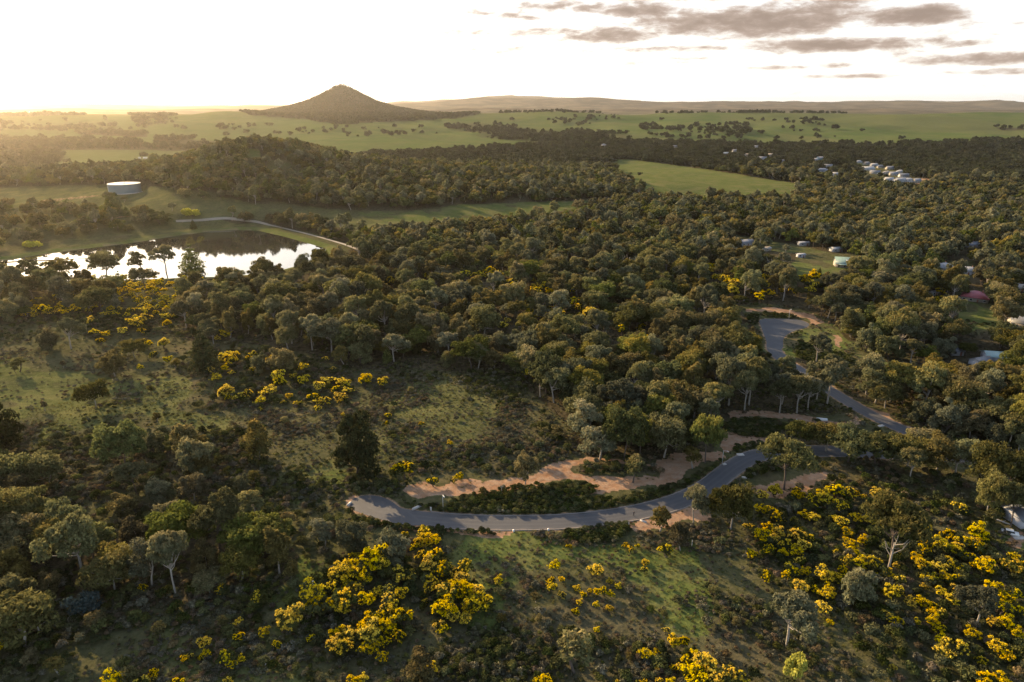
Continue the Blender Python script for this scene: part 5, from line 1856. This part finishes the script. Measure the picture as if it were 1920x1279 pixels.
# taller dark scrub standing between the wattles and at the foot of the stands
X, Y = scatter((-320, 320), (90, 520), 3.1, 505, rmax=470)
Z = H(X, Y)
d, px, py, f = cover(scrub, X, Y, Z, .04)
k = (rng.uniform(size=len(X)) < d) & clear_of(X, Y, 2.2, 3) & (px > -80) & (px < 2000) & (py < 1380) & (samp(dirt, px, py) < .4)
X, Y = X[k], Y[k]
n = len(X)
s = rng.uniform(.9, 2.0, n)
scatter_object('scrub', {'x': X, 'y': Y, 's': s, 'sz': s * rng.uniform(.8, 1.4, n), 'r': rng.uniform(0, 6.28, n), 'p': rng.choice([0, 1, 2, 3], n, p=[.12, .16, .34, .38])}, sp,
               'dark waist-high to man-high scrub between wattles and under the stands')

# grass tussocks
def tuft_mesh():
    rg = np.random.default_rng(5)
    C = np.zeros((26, 3))
    C[:, :2] = rg.normal(size=(26, 2)) * .16
    V = []
    for c in C:
        a = rg.uniform(0, 6.28)
        h_ = rg.uniform(.25, .6)
        l = rg.normal(size=2) * .16
        w = .035
        V += [c + (math.cos(a) * w, math.sin(a) * w, -.05), c - (math.cos(a) * w, math.sin(a) * w, .05), c + (l[0], l[1], h_)]
    V = np.array(V)
    return mesh('grass_tussock', V, np.arange(len(V)).reshape(-1, 3), M_GRASS, attrs={'tone': np.repeat(rg.uniform(0, 1, 26), 3)})


tx, ty = hit(960, 1272)
tuft = link('grass_tussock', tuft_mesh(), loc=(tx, ty, float(H(tx, ty))), label='single grass tussock at the middle of the bottom edge', cat='grass tussock')
X, Y = scatter((-330, 330), (80, 360), 1.15, 504, rmax=330)
Z = H(X, Y)
d, px, py, f = cover(lush, X, Y, Z, .07)
k = (rng.uniform(size=len(X)) < .25 + .5 * d) & clear_of(X, Y, .3, 3) & (px > -60) & (px < 1980) & (py < 1340) & (samp(dirt, px, py) < .6)
X, Y = X[k], Y[k]
n = len(X)
s = rng.uniform(.6, 1.5, n)
scatter_object('grass', {'x': X, 'y': Y, 's': s, 'sz': s * rng.uniform(.6, 1.1, n), 'r': rng.uniform(0, 6.28, n), 'p': np.zeros(n, int)}, {0: [tuft]}, 'dry and green grass tussocks on the near slopes')
print('grass', n, 'gums', len(gums), n_near, n_mid, 'wattles', len(wat_pts))

# saplings dotted over the open slopes
SAPL = [(38, 697, 30), (85, 770, 22), (285, 742, 22), (295, 792, 20), (245, 790, 16), (190, 730, 18), (165, 745, 18), (30, 700, 16), (380, 838, 26), (535, 800, 20), (480, 905, 26), (620, 830, 18), (735, 780, 16), (715, 770, 18),
        (770, 740, 16), (905, 930, 18), (1140, 800, 26), (1045, 820, 26), (1005, 1130, 22), (940, 1170, 20), (1245, 1160, 16), (1380, 1175, 18), (1340, 1120, 24), (1010, 1170, 20), (180, 1180, 34), (250, 1290, 40),
        (110, 1265, 40), (60, 1250, 34), (35, 1190, 30), (420, 1180, 26), (560, 1160, 30), (300, 1200, 34), (870, 1265, 22), (1180, 1240, 18), (545, 985, 30), (590, 1010, 30), (640, 1000, 26), (120, 690, 16), (330, 690, 20), (265, 650, 18)]
sap_objs = []
for (px, yb, hp) in SAPL:
    x, y = hit(px, yb)
    hgt = max(1.5, size_from_px(x, y, yb - hp))
    j = int(rng.integers(2))
    pr = P_SAP[j]
    o = tree(pr, x, y, hgt / pr['h'] * rng.uniform(.9, 1.5), rng.uniform(0, 6.28), 'sapling', hgt / pr['h'])
    sap_objs.append((o, x, y, px, yb, ('golden', 'olive')[j]))
# ------------------------------------------------------------------ houses
def roof_mat(name, col):
    m_, k, out = new_mat(name)
    tc = k.n('ShaderNodeTexCoord')
    sep = k.n('ShaderNodeSeparateXYZ')
    k.t.links.new(tc.outputs['Object'], sep.inputs[0])
    n = k.noise(tc.outputs['Object'], .6, 5)
    c = k.mix(n, tuple(q * .8 for q in col), tuple(min(q * 1.12, .9) for q in col))
    p = k.n('ShaderNodeBsdfPrincipled')
    k.put(p.inputs['Base Color'], c)
    p.inputs['Roughness'].default_value = .45
    wv = k.n('ShaderNodeTexWave')
    wv.inputs['Scale'].default_value = 2.2
    k.put(wv.inputs['Vector'], tc.outputs['Object'])
    b = k.n('ShaderNodeBump')
    b.inputs['Strength'].default_value = .3
    b.inputs['Distance'].default_value = .03
    k.put(b.inputs['Height'], wv.outputs['Fac'])
    k.put(p.inputs['Normal'], b.outputs[0])
    k.t.links.new(p.outputs[0], out.inputs[0])
    return m_


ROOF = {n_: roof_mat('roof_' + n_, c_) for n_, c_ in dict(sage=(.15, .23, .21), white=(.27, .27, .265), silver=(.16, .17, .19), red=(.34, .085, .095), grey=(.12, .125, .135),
                                                          slate=(.07, .08, .095), cream=(.24, .21, .17), tan=(.36, .27, .18), teal=(.22, .33, .33)).items()}  # white and silver roofs dimmed, cloud shade put into the colour
WALL = {n_: flat_mat('wall_' + n_, c_, .85, .1, .8) for n_, c_ in dict(cream=(.29, .26, .21), white=(.32, .315, .305), grey=(.40, .40, .42), tan=(.42, .33, .24), teal=(.36, .52, .52)).items()}  # white walls darkened the same way, standing in for cloud shade
M_GLASS = flat_mat('window_glass', (.03, .035, .04), .12, .1)
M_BRICK = flat_mat('chimney_brick', (.26, .12, .08), .9, .2, 3.0)


def gable_roof(w, d, wh, rh, over=.55, th=.16):
    g = Geo()
    a, b = w / 2 + over, d / 2 + over
    sl = rh / (d / 2)
    z0 = wh - over * sl
    zr = wh + rh
    for s in (-1, 1):
        P = [(-a, s * b, z0), (a, s * b, z0), (a, 0, zr), (-a, 0, zr)]
        v = P + [(x, y, z + th) for x, y, z in P]
        g.add(v, [(0, 1, 2, 3), (4, 5, 6, 7), (0, 1, 5, 4), (1, 2, 6, 5), (2, 3, 7, 6), (3, 0, 4, 7)])
    return g


def hip_roof(w, d, wh, rh, over=.6, th=.15):
    g = Geo()
    a, b = w / 2 + over, d / 2 + over
    k_ = max(a - b, .4)
    z0 = wh - .05
    v = [(-a, -b, z0), (a, -b, z0), (a, b, z0), (-a, b, z0), (-k_, 0, wh + rh), (k_, 0, wh + rh)]
    v2 = [(x, y, z - th) for x, y, z in v[:4]]
    g.add(v + v2, [(0, 1, 5, 4), (2, 3, 4, 5), (6, 7, 1, 0), (7, 8, 2, 1), (8, 9, 3, 2), (9, 6, 0, 3), (9, 8, 7, 6)])
    g.add(v, [(1, 2, 5), (3, 0, 4)])
    return g


def house(x, y, w, d, wh, rh, rot, rf, wl, style, label, detail, cat='house'):
    z = float(min(H(x + sx * w / 2, y + sy * d / 2) for sx in (-1, 1) for sy in (-1, 1)))
    e = bpy.data.objects.new('shed' if 'shed' in label and w < 10 else 'house', None)
    COL.objects.link(e)
    e.location = (x, y, z)
    e.rotation_euler = (0, 0, rot)
    g = Geo()
    g.box((0, 0, wh / 2 - .4), (w, d, wh + .8))
    if style in ('gable', 'dormer'):
        for s in (-1, 1):
            v = [(s * w / 2, -d / 2, wh), (s * w / 2, d / 2, wh), (s * w / 2, 0, wh + rh * .97)]
            v2 = [(p[0] - s * .2, p[1], p[2]) for p in v]
            g.add(v + v2, [(0, 1, 2), (3, 4, 5)])
            g.add(v + v2, [(0, 2, 5, 3), (1, 2, 5, 4)])
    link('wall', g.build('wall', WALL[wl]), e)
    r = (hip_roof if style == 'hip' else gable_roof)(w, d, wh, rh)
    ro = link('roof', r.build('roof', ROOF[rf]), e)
    nwin = max(2, int(w / 3.6)) if detail else max(2, int(w / 6))
    for side in (-1, 1):
        if side == 1 and not detail:
            continue
        for i in range(nwin):
            wxp = -w / 2 + w * (i + .5) / nwin
            if detail and side == -1 and i == nwin // 2:
                q = Geo()
                q.box((wxp, side * (d / 2 + .03), 1.05), (1.0, .08, 2.1))
                link('door', q.build('door', M_BRICK), e)
                continue
            q = Geo()
            q.box((wxp, side * (d / 2 + .02), 1.55), (1.6, .08, 1.3))
            fr = link('window', q.build('window', M_WHITE), e)
            if detail:
                q = Geo()
                q.box((wxp, side * (d / 2 + .065), 1.55), (1.36, .03, 1.06))
                link('pane', q.build('pane', M_GLASS), fr)
    if style == 'dormer':
        q = Geo()
        q.box((.5, -d * .30, wh + rh * .42), (3.6, 2.0, 1.6))
        dm = link('dormer', q.build('dormer', M_WHITE), e)
        for i in (-1, 0, 1):
            q = Geo()
            q.box((.5 + i * 1.25, -d * .30 - 1.32, wh + rh * .45), (.9, .06, 1.0))
            link('window', q.build('window', M_GLASS), dm)
        q = Geo()
        q.box((0, -d / 2 - 1.6, wh - .35), (w * .8, 3.0, .14))
        link('verandah_roof', q.build('verandah_roof', ROOF['sage']), e)
    if detail and w > 11:
        q = Geo()
        q.box((w * .22, d * .12, wh + rh * .8), (.8, .7, 1.8))
        link('chimney', q.build('chimney', M_BRICK), ro)
    e['label'] = label
    e['category'] = 'shed' if e.name.startswith('shed') else cat
    e['group'] = 'houses of the far town' if not detail else 'houses among the trees'
    return e


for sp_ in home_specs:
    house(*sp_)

# ------------------------------------------------------------------ water tank
def tank():
    x, y = TANK
    R = TANKP[3]
    hh = R * .60
    z = TANKP[2] + .05
    e = bpy.data.objects.new('water_tank', None)
    COL.objects.link(e)
    e.location = (x, y, z)
    n = 40
    ring = [(R * math.cos(2 * math.pi * i / n), R * math.sin(2 * math.pi * i / n)) for i in range(n)]
    g = Geo()
    g.add([(a, b, -3) for a, b in ring] + [(a, b, hh) for a, b in ring], [(i, (i + 1) % n, n + (i + 1) % n, n + i) for i in range(n)])
    wall = link('wall', g.build('wall', flat_mat('tank_wall', (.14, .18, .18), .6, .1, .3), False), e)
    g = Geo()
    g.add([(a * 1.02, b * 1.02, hh - .15) for a, b in ring] + [(a * 1.02, b * 1.02, hh + .3) for a, b in ring], [(i, (i + 1) % n, n + (i + 1) % n, n + i) for i in range(n)])
    g.add([(a * 1.02, b * 1.02, hh + .3) for a, b in ring] + [(0, 0, hh + R * .06)], [(i, (i + 1) % n, n) for i in range(n)])
    roof = link('roof', g.build('roof', flat_mat('tank_roof', (.50, .45, .36), .55, .06, .3)), e)
    g = Geo()
    g.add([(a * 1.05, b * 1.05, -3) for a, b in ring] + [(a * 1.05, b * 1.05, .5) for a, b in ring] + [(a * .99, b * .99, .5) for a, b in ring],
          [(i, (i + 1) % n, n + (i + 1) % n, n + i) for i in range(n)] + [(n + i, n + (i + 1) % n, 2 * n + (i + 1) % n, 2 * n + i) for i in range(n)])
    link('footing', g.build('footing', M_CONC), e)
    g = Geo()
    for s in (-.3, .3):
        g.tube([(-R * .72 + s, -R * .72 - .25, 0), (-R * .72 + s, -R * .72 - .25, hh + 1)], .06, 5)
    for i in range(int(hh / .4)):
        g.tube([(-R * .72 - .3, -R * .72 - .25, i * .4 + .3), (-R * .72 + .3, -R * .72 - .25, i * .4 + .3)], .035, 4)
    link('ladder', g.build('ladder', M_CONC), e)
    g = Geo()
    g.box((-R * .62, -R * .86, .9), (4.2, 1.6, 1.8))
    link('valve_box', g.build('valve_box', M_WHITE), e)
    g = Geo()
    g.box((R * .2, -R * .3, hh + R * .045 + .3), (1.6, 1.6, .5))
    link('hatch', g.build('hatch', M_CONC), roof)
    set_tags(e, 'big round pale-roofed water tank on the grassy hillside', 'water tank')


tank()

# ------------------------------------------------------------------ street lamps and small roadside things
M_STEEL = flat_mat('galvanised_steel', (.42, .43, .44), .5, .1, 2.0, .6)


def lamp(px, py, top, ang, label):
    x, y = hit(px, py)
    hgt = min(max(size_from_px(x, y, top), 4.5), 8.0)
    e = bpy.data.objects.new('street_lamp', None)
    COL.objects.link(e)
    e.location = (x, y, float(H(x, y)))
    e.rotation_euler = (0, 0, ang)
    g = Geo()
    g.tube([(0, 0, -.3), (0, 0, hgt * .5), (0, 0, hgt)], [.12, .095, .07], 8)
    link('pole', g.build('pole', M_STEEL, True), e)
    g = Geo()
    g.tube([(0, 0, hgt - .05), (.5, 0, hgt + .25), (1.4, 0, hgt + .35)], .05, 6)
    link('arm', g.build('arm', M_STEEL, True), e)
    g = Geo()
    g.box((1.65, 0, hgt + .34), (.8, .3, .16), 0, .8)
    link('lamp_head', g.build('lamp_head', M_WHITE), e)
    set_tags(e, label, 'street lamp', 'street lamps')


lamp(831, 958, 928, -1.2, 'slim street lamp at the left end of the dark roadside planting')
lamp(1479, 598, 580, -1.6, 'street lamp at the far rim of the turning circle')
lamp(1354, 868, 845, -.8, 'street lamp beside the earth ramp near the road bend')


def slab(name, px, py, w, d, h_, rz, mat, label, cat):
    x, y = hit(px, py)
    g = Geo()
    g.box((0, 0, h_ / 2 - .1), (w, d, h_ + .2), 0, .94)
    o = link(name, g.build(name, mat), label=label, cat=cat, loc=(x, y, float(H(x, y))))
    o.rotation_euler = (0, 0, rz)
    return o


slab('culvert_headwall', 782, 953, 3.6, .5, .7, .75, M_CONC, 'pale slanting concrete headwall beside the road left of the street lamp', 'headwall')
slab('culvert_headwall', 808, 956, .5, 1.2, .9, .1, M_CONC, 'short upright pale block right of the slanting headwall', 'headwall')
slab('barrier_block', 655, 946, .7, 2.0, .5, -.4, M_CONC, 'pale barrier block at the far left end of the road', 'barrier')
for px, py, lab in ((963, 997, 'white marker box beside the dirt crossing below the road'), (1028, 995, 'white marker box left of the roadside bush below the road'),
                    (1062, 996, 'white marker box right of the roadside bush below the road'), (1178, 983, 'white marker box where the orange verge meets the road'),
                    (1494, 789, 'white marker box behind the gums between the two roads')):
    slab('marker_box', px, py, .5, .4, .7, rng.uniform(0, 1), M_WHITE, lab, 'utility box')
slab('concrete_pad', 1388, 853, 2.6, 1.6, .3, .1, M_CONC, 'pale oval concrete pad on the inner side of the road bend', 'concrete pad')
slab('concrete_pad', 1398, 896, 2.6, .9, .3, -.1, M_CONC, 'pale concrete pad on the outer side of the road bend', 'concrete pad')
slab('concrete_pad', 1358, 871, 1.4, 1.0, .3, .4, M_CONC, 'small concrete pad beside the road left of the bend', 'concrete pad')
slab('concrete_pad', 1206, 978, 2.2, .7, .3, -.7, M_CONC, 'slanting concrete pad on the orange verge near the person', 'concrete pad')
slab('pipe_stack', 1541, 788, 4.2, 1.0, .8, -.25, M_WHITE, 'white stacked pipes on the earth between the two roads', 'pipes')
slab('concrete_pad', 1652, 799, 2.4, 1.1, .3, .3, M_CONC, 'pale concrete pad at the lower end of the side road', 'concrete pad')
slab('concrete_pad', 1910, 1008, 3.4, 1.8, .25, .1, M_CONC, 'pale slab on the lawn at the right edge', 'concrete pad')
slab('white_panel', 228, 320, .1, .1, .1, 0, M_WHITE, '', '') if False else None


def pole_thing(name, px, py, h_, r, mat, label, cat, lean=(0, 0)):
    x, y = hit(px, py)
    g = Geo()
    g.tube([(0, 0, -.3), (lean[0] * .5, lean[1] * .5, h_ * .5), (lean[0], lean[1], h_)], [r * 1.2, r, r * .8], 7)
    link(name, g.build(name, mat, True), label=label, cat=cat, loc=(x, y, float(H(x, y))))


pole_thing('tree_stump', 586, 1112, 3.6, .3, flat_mat('bleached_wood', (.62, .55, .44), .9, .15, 1.5), 'pale dead stump standing at the left edge of the foreground wattle thicket', 'stump', (.4, .2))
pole_thing('wooden_stake', 1245, 1158, 1.8, .09, M_CONC, 'pale stake standing in the grass strip of the near slope', 'stake')
pole_thing('wooden_stake', 1297, 1024, 1.9, .10, M_CONC, 'pale stake below the road right of the dark narrow tree', 'stake', (.1, .3))


def log(px, py, length, r, rz, label):
    x, y = hit(px, py)
    g = Geo()
    g.tube([(-length / 2, 0, r), (-length * .1, .15, r * 1.1), (length / 2, -.1, r * .9)], [r * 1.1, r, r * .7], 7)
    g.tube([(length * .1, 0, r), (length * .25, .7, r * 2.2)], [r * .5, r * .25], 5)
    o = link('fallen_log', g.build('fallen_log', M_CONC, True), label=label, cat='log', loc=(x, y, float(H(x, y))))
    o.rotation_euler = (0, 0, rz)


log(1874, 978, 5.5, .25, -.75, 'pale fallen log in front of the grey house by the right edge')
log(508, 1238, 4.0, .14, 1.1, 'grey fallen branch in the heath near the bottom left')


def dead_tree(px, yb, yt, label, seed):
    rg = np.random.default_rng(seed)
    x, y = hit(px, yb)
    hgt = max(2.5, size_from_px(x, y, yt))
    e = bpy.data.objects.new('dead_tree', None)
    COL.objects.link(e)
    e.location = (x, y, float(H(x, y)))
    g = Geo()
    g.tube([(0, 0, -.4), (.1, 0, hgt * .4), (.2, .1, hgt * .75)], [hgt * .03, hgt * .022, hgt * .012], 7)
    link('trunk', g.build('trunk', M_BARK, True), e)
    for i in range(6):
        a = i * 1.05 + rg.uniform(-.3, .3)
        z0 = hgt * rg.uniform(.35, .7)
        l = hgt * rg.uniform(.25, .42)
        g = Geo()
        p1 = np.array([.1 + math.cos(a) * l * .5, math.sin(a) * l * .5, z0 + l * .35])
        p2 = np.array([.1 + math.cos(a) * l * .8, math.sin(a) * l * .8, z0 + l * .95])
        g.tube([(.1, 0, z0), p1, p2], [hgt * .014, hgt * .009, hgt * .003], 5)
        q = p1 + np.array([math.cos(a + .9), math.sin(a + .9), .6]) * l * .4
        g.tube([p1, q], [hgt * .006, hgt * .002], 4)
        link('limb', g.build('limb', M_BARK, True), e)
    set_tags(e, label, 'dead tree', 'bare dead trees')


dead_tree(1444, 520, 478, 'bare grey dead tree among the wattles left of the lawn', 1)
dead_tree(1665, 1070, 1000, 'bare pale dead tree in front of the largest gum on the right', 2)
dead_tree(1178, 520, 470, 'bare pale tree skeleton in the middle of the central forest', 3)
dead_tree(940, 925, 905, 'leafless stick shrub on the bare earth above the roadside planting', 4)

# white bales in the left valley paddock
for i, px in enumerate((262, 271, 276, 283)):
    x, y = hit(px, 298)
    g = Geo()
    R_ = 2.2
    n = 14
    c0 = [(-2.4, R_ * math.cos(2 * math.pi * j / n), R_ + R_ * math.sin(2 * math.pi * j / n)) for j in range(n)]
    c1 = [(2.4, b, c) for _, b, c in c0]
    g.add(c0 + c1, [(j, (j + 1) % n, n + (j + 1) % n, n + j) for j in range(n)])
    g.add(c0 + [(-2.6, 0, R_)], [(j, (j + 1) % n, n) for j in range(n)])
    g.add(c1 + [(2.6, 0, R_)], [(j, (j + 1) % n, n) for j in range(n)])
    link('hay_bale', g.build('hay_bale', M_WHITE, True), loc=(x, y, float(H(x, y))), cat='hay bale', group='white bales in the left valley paddock',
         label='white wrapped bale, %s in the row of four in the valley paddock' % ('leftmost', 'second', 'third', 'rightmost')[i])


# parked car by the red roof
def car(px, py, rz, label):
    x, y = hit(px, py)
    e = bpy.data.objects.new('parked_car', None)
    COL.objects.link(e)
    e.location = (x, y, float(H(x, y)))
    e.rotation_euler = (0, 0, rz)
    g = Geo()
    g.box((0, 0, .62), (4.4, 1.8, .62), 0, .96)
    link('body', g.build('body', M_WHITE), e)
    g = Geo()
    g.box((-.2, 0, 1.2), (2.6, 1.6, .55), 0, .78)
    link('cabin', g.build('cabin', M_GLASS), e)
    g = Geo()
    g.box((-.2, 0, 1.49), (2.0, 1.28, .05), 0, .95)
    link('roof', g.build('roof', M_WHITE), e)
    for sx in (-1.35, 1.35):
        for sy in (-.85, .85):
            g = Geo()
            g.tube([(sx, sy - .1, .33), (sx, sy + .1, .33)], .33, 12)
            link('wheel', g.build('wheel', M_BARKD), e)
    set_tags(e, label, 'car')


car(1803, 559, .2, 'white car parked on the lawn beside the red-roofed house')
car(1893, 1002, -.5, 'white car parked near the slab at the right edge')

# ------------------------------------------------------------------ the person on the road
def person(px, py, label):
    x, y = hit(px, py)
    J = {'pelvis': (0, 0, .95), 'waist': (0, 0, 1.08), 'chest': (0, -.01, 1.30), 'neck': (0, 0, 1.49), 'jaw': (0, -.015, 1.57), 'head': (0, -.01, 1.66), 'crown': (0, .0, 1.745)}
    E = [('pelvis', 'waist'), ('waist', 'chest'), ('chest', 'neck'), ('neck', 'jaw'), ('jaw', 'head'), ('head', 'crown')]
    Rr = {'pelvis': .155, 'waist': .135, 'chest': .165, 'neck': .06, 'jaw': .075, 'head': .095, 'crown': .06}
    for s, n in ((-1, 'l'), (1, 'r')):
        J.update({'sh' + n: (s * .19, 0, 1.42), 'el' + n: (s * .30, -.05, 1.14), 'wr' + n: (s * .15, -.28, 1.16), 'ha' + n: (s * .09, -.34, 1.18),
                  'hi' + n: (s * .10, 0, .90), 'kn' + n: (s * .12, -.02, .50), 'an' + n: (s * .13, .02, .09), 'to' + n: (s * .15, -.17, .04)})
        Rr.update({'sh' + n: .075, 'el' + n: .048, 'wr' + n: .036, 'ha' + n: .04, 'hi' + n: .10, 'kn' + n: .065, 'an' + n: .045, 'to' + n: .04})
        E += [('chest', 'sh' + n), ('sh' + n, 'el' + n), ('el' + n, 'wr' + n), ('wr' + n, 'ha' + n), ('pelvis', 'hi' + n), ('hi' + n, 'kn' + n), ('kn' + n, 'an' + n), ('an' + n, 'to' + n)]
        for q in range(5):
            a = (q - 2) * .016
            J['fi%s%d' % (n, q)] = (s * (.06 - abs(q - 2) * .004) + a, -.40 + abs(q - 2) * .008, 1.19 + a * .3)
            Rr['fi%s%d' % (n, q)] = .009
            E.append(('ha' + n, 'fi%s%d' % (n, q)))
    names = list(J)
    me = bpy.data.meshes.new('body')
    me.from_pydata([J[q] for q in names], [(names.index(a), names.index(b)) for a, b in E], [])
    o = bpy.data.objects.new('person', me)
    COL.objects.link(o)
    md = o.modifiers.new('skin', 'SKIN')
    for i, q in enumerate(names):
        me.skin_vertices[0].data[i].radius = (Rr[q], Rr[q] * (.72 if q in ('chest', 'waist', 'pelvis') else 1))
    me.skin_vertices[0].data[0].use_root = True
    o.modifiers.new('sub', 'SUBSURF').render_levels = 1
    bpy.context.view_layer.update()
    dg = bpy.context.evaluated_depsgraph_get()
    m2 = bpy.data.meshes.new_from_object(o.evaluated_get(dg))
    o.modifiers.clear()
    o.data = m2
    m2.materials.clear()
    for m_ in (flat_mat('skin', (.42, .26, .19), .6), flat_mat('dark_jacket', (.022, .024, .030), .85), flat_mat('dark_trousers', (.035, .036, .042), .85), flat_mat('black_shoes', (.015, .015, .015), .5)):
        m2.materials.append(m_)
    for p in m2.polygons:
        c_ = p.center
        p.material_index = 3 if c_.z < .1 else 2 if c_.z < .93 else 0 if (c_.z > 1.5 or (c_.y < -.29)) else 1
        p.use_smooth = True
    o.location = (x, y, float(H(x, y)) + .062)
    o.rotation_euler = (0, 0, .5)
    g = Geo()
    n = 12
    rings = []
    for zz, rr in ((1.64, .112), (1.70, .108), (1.75, .08), (1.775, .03)):
        rings += [(rr * math.cos(2 * math.pi * i / n) * .92, rr * math.sin(2 * math.pi * i / n) + .012 + (.02 if zz < 1.66 else 0), zz) for i in range(n)]
    g.add(rings, [(j * n + i, j * n + (i + 1) % n, (j + 1) * n + (i + 1) % n, (j + 1) * n + i) for j in range(3) for i in range(n)])
    link('hair', g.build('hair', flat_mat('dark_hair', (.02, .015, .012), .7), True), o)
    g = Geo()
    g.box((0, -.112, 1.645), (.026, .03, .045), 0, .6)
    link('nose', g.build('nose', m2.materials[0]), o)
    for s in (-1, 1):
        g = Geo()
        g.box((s * .036, -.103, 1.668), (.022, .012, .012))
        link('eye', g.build('eye', m2.materials[3]), o)
        g = Geo()
        g.box((s * .1, 0, 1.645), (.02, .035, .06), 0, .8)
        link('ear', g.build('ear', m2.materials[0]), o)
    set_tags(o, label, 'person')


person(1188, 968, 'person in dark clothing standing on the road with forearms raised')

# ------------------------------------------------------------------ labels for the many plants: by what they look like and the nearest thing one can find
LM = [(831, 958, 'the street lamp by the road'), (587, 1110, 'the pale stump'), (1188, 968, 'the person'), (690, 945, 'the road end'), (1465, 605, 'the turning circle'),
      (1825, 560, 'the red-roofed house'), (1585, 495, 'the green-roofed house'), (1790, 510, 'the white-roofed house'), (1900, 970, 'the grey edge house'),
      (757, 900, 'the lone round wattle above the road'), (1668, 1058, 'the pale-limbed largest gum'), (487, 862, 'the tall golden gum'), (330, 1115, 'the tall pale trunk'),
      (1412, 857, 'the road bend'), (165, 1148, 'the bluish bush-like tree'), (670, 890, 'the dense dark tree'), (385, 696, 'the pyramid conifer'),
      (1237, 1000, 'the round-headed roadside tree'), (1475, 1212, 'the wide sparse gum'), (1828, 1178, 'the forked pale gum'), (740, 1058, 'the green thicket gum'),
      (985, 908, 'the lone rusty gum'), (622, 662, 'the multi-stemmed gum'), (1055, 738, 'the pale forked trunk'), (1605, 1132, 'the small pale-footed gum'),
      (1487, 1270, 'the round lime bush'), (790, 1280, 'the pale bottom-edge gum'), (1075, 1262, 'the slender bottom-edge tree'), (216, 706, 'the lone golden slope gum'),
      (95, 657, 'the lone brown slope gum'), (1470, 918, 'the spreading bend gum'), (945, 1015, 'the dirt crossing'), (1370, 825, 'the earth ramp'), (330, 520, 'the reservoir shore'),
      (1541, 788, 'the white pipes'), (1640, 785, 'the side road'), (1245, 1158, 'the pale grass stake')]
LMW = [(px, py, *hit(px, py), t) for px, py, t in LM]
ORD = ['nearest', 'second', 'third', 'fourth', 'fifth', 'sixth', 'seventh', 'eighth', 'ninth', 'tenth', 'eleventh', 'twelfth', 'thirteenth', 'fourteenth', 'fifteenth', 'sixteenth', 'seventeenth',
       'eighteenth', 'nineteenth', 'twentieth']


def label_all(objs, noun, cat, group):
    rec = []
    for o, x, y, px, py, adj in objs:
        ds = [(math.hypot((px - a), (py - b) * 1.4), i) for i, (a, b, *_r) in enumerate(LMW)]
        dd, i = min(ds)
        a, b = LMW[i][:2]
        dx, dy = px - a, py - b
        sec = ('right of' if dx > 0 else 'left of') if abs(dx) > abs(dy) * 1.1 else ('behind' if dy < 0 else 'in front of')
        rec.append((i, sec, adj, dd, o))
    count = {}
    for i, sec, adj, dd, o in sorted(rec, key=lambda t: (t[0], t[1], t[3])):
        key = (i, sec, adj)
        q = count.get(key, 0)
        count[key] = q + 1
        ordw = ORD[q] if q < len(ORD) else '%dth' % (q + 1)
        o['label'] = '%s %s, %s such %s %s' % (adj, noun, ordw, sec, LMW[i][4])
        o['category'] = cat
        o['group'] = group


label_all(gum_objs, 'gum tree', 'tree', 'gum trees of the bush')
label_all(wat_objs, 'wattle', 'wattle', 'flowering wattles')
label_all(bush_objs, 'bush', 'bush', 'heath bushes')
label_all(sap_objs, 'sapling', 'sapling', 'young trees on the open slopes')
save = LMW
LMW = [(px, py, *hit(px, py), t) for px, py, t in LONE_LM]
label_all([(o, 0, 0, px, py, 'dark lone') for o, px, py in lone_objs], 'paddock tree', 'tree', 'lone trees in the far paddocks')
LMW = save
print('objects', len(bpy.data.objects))
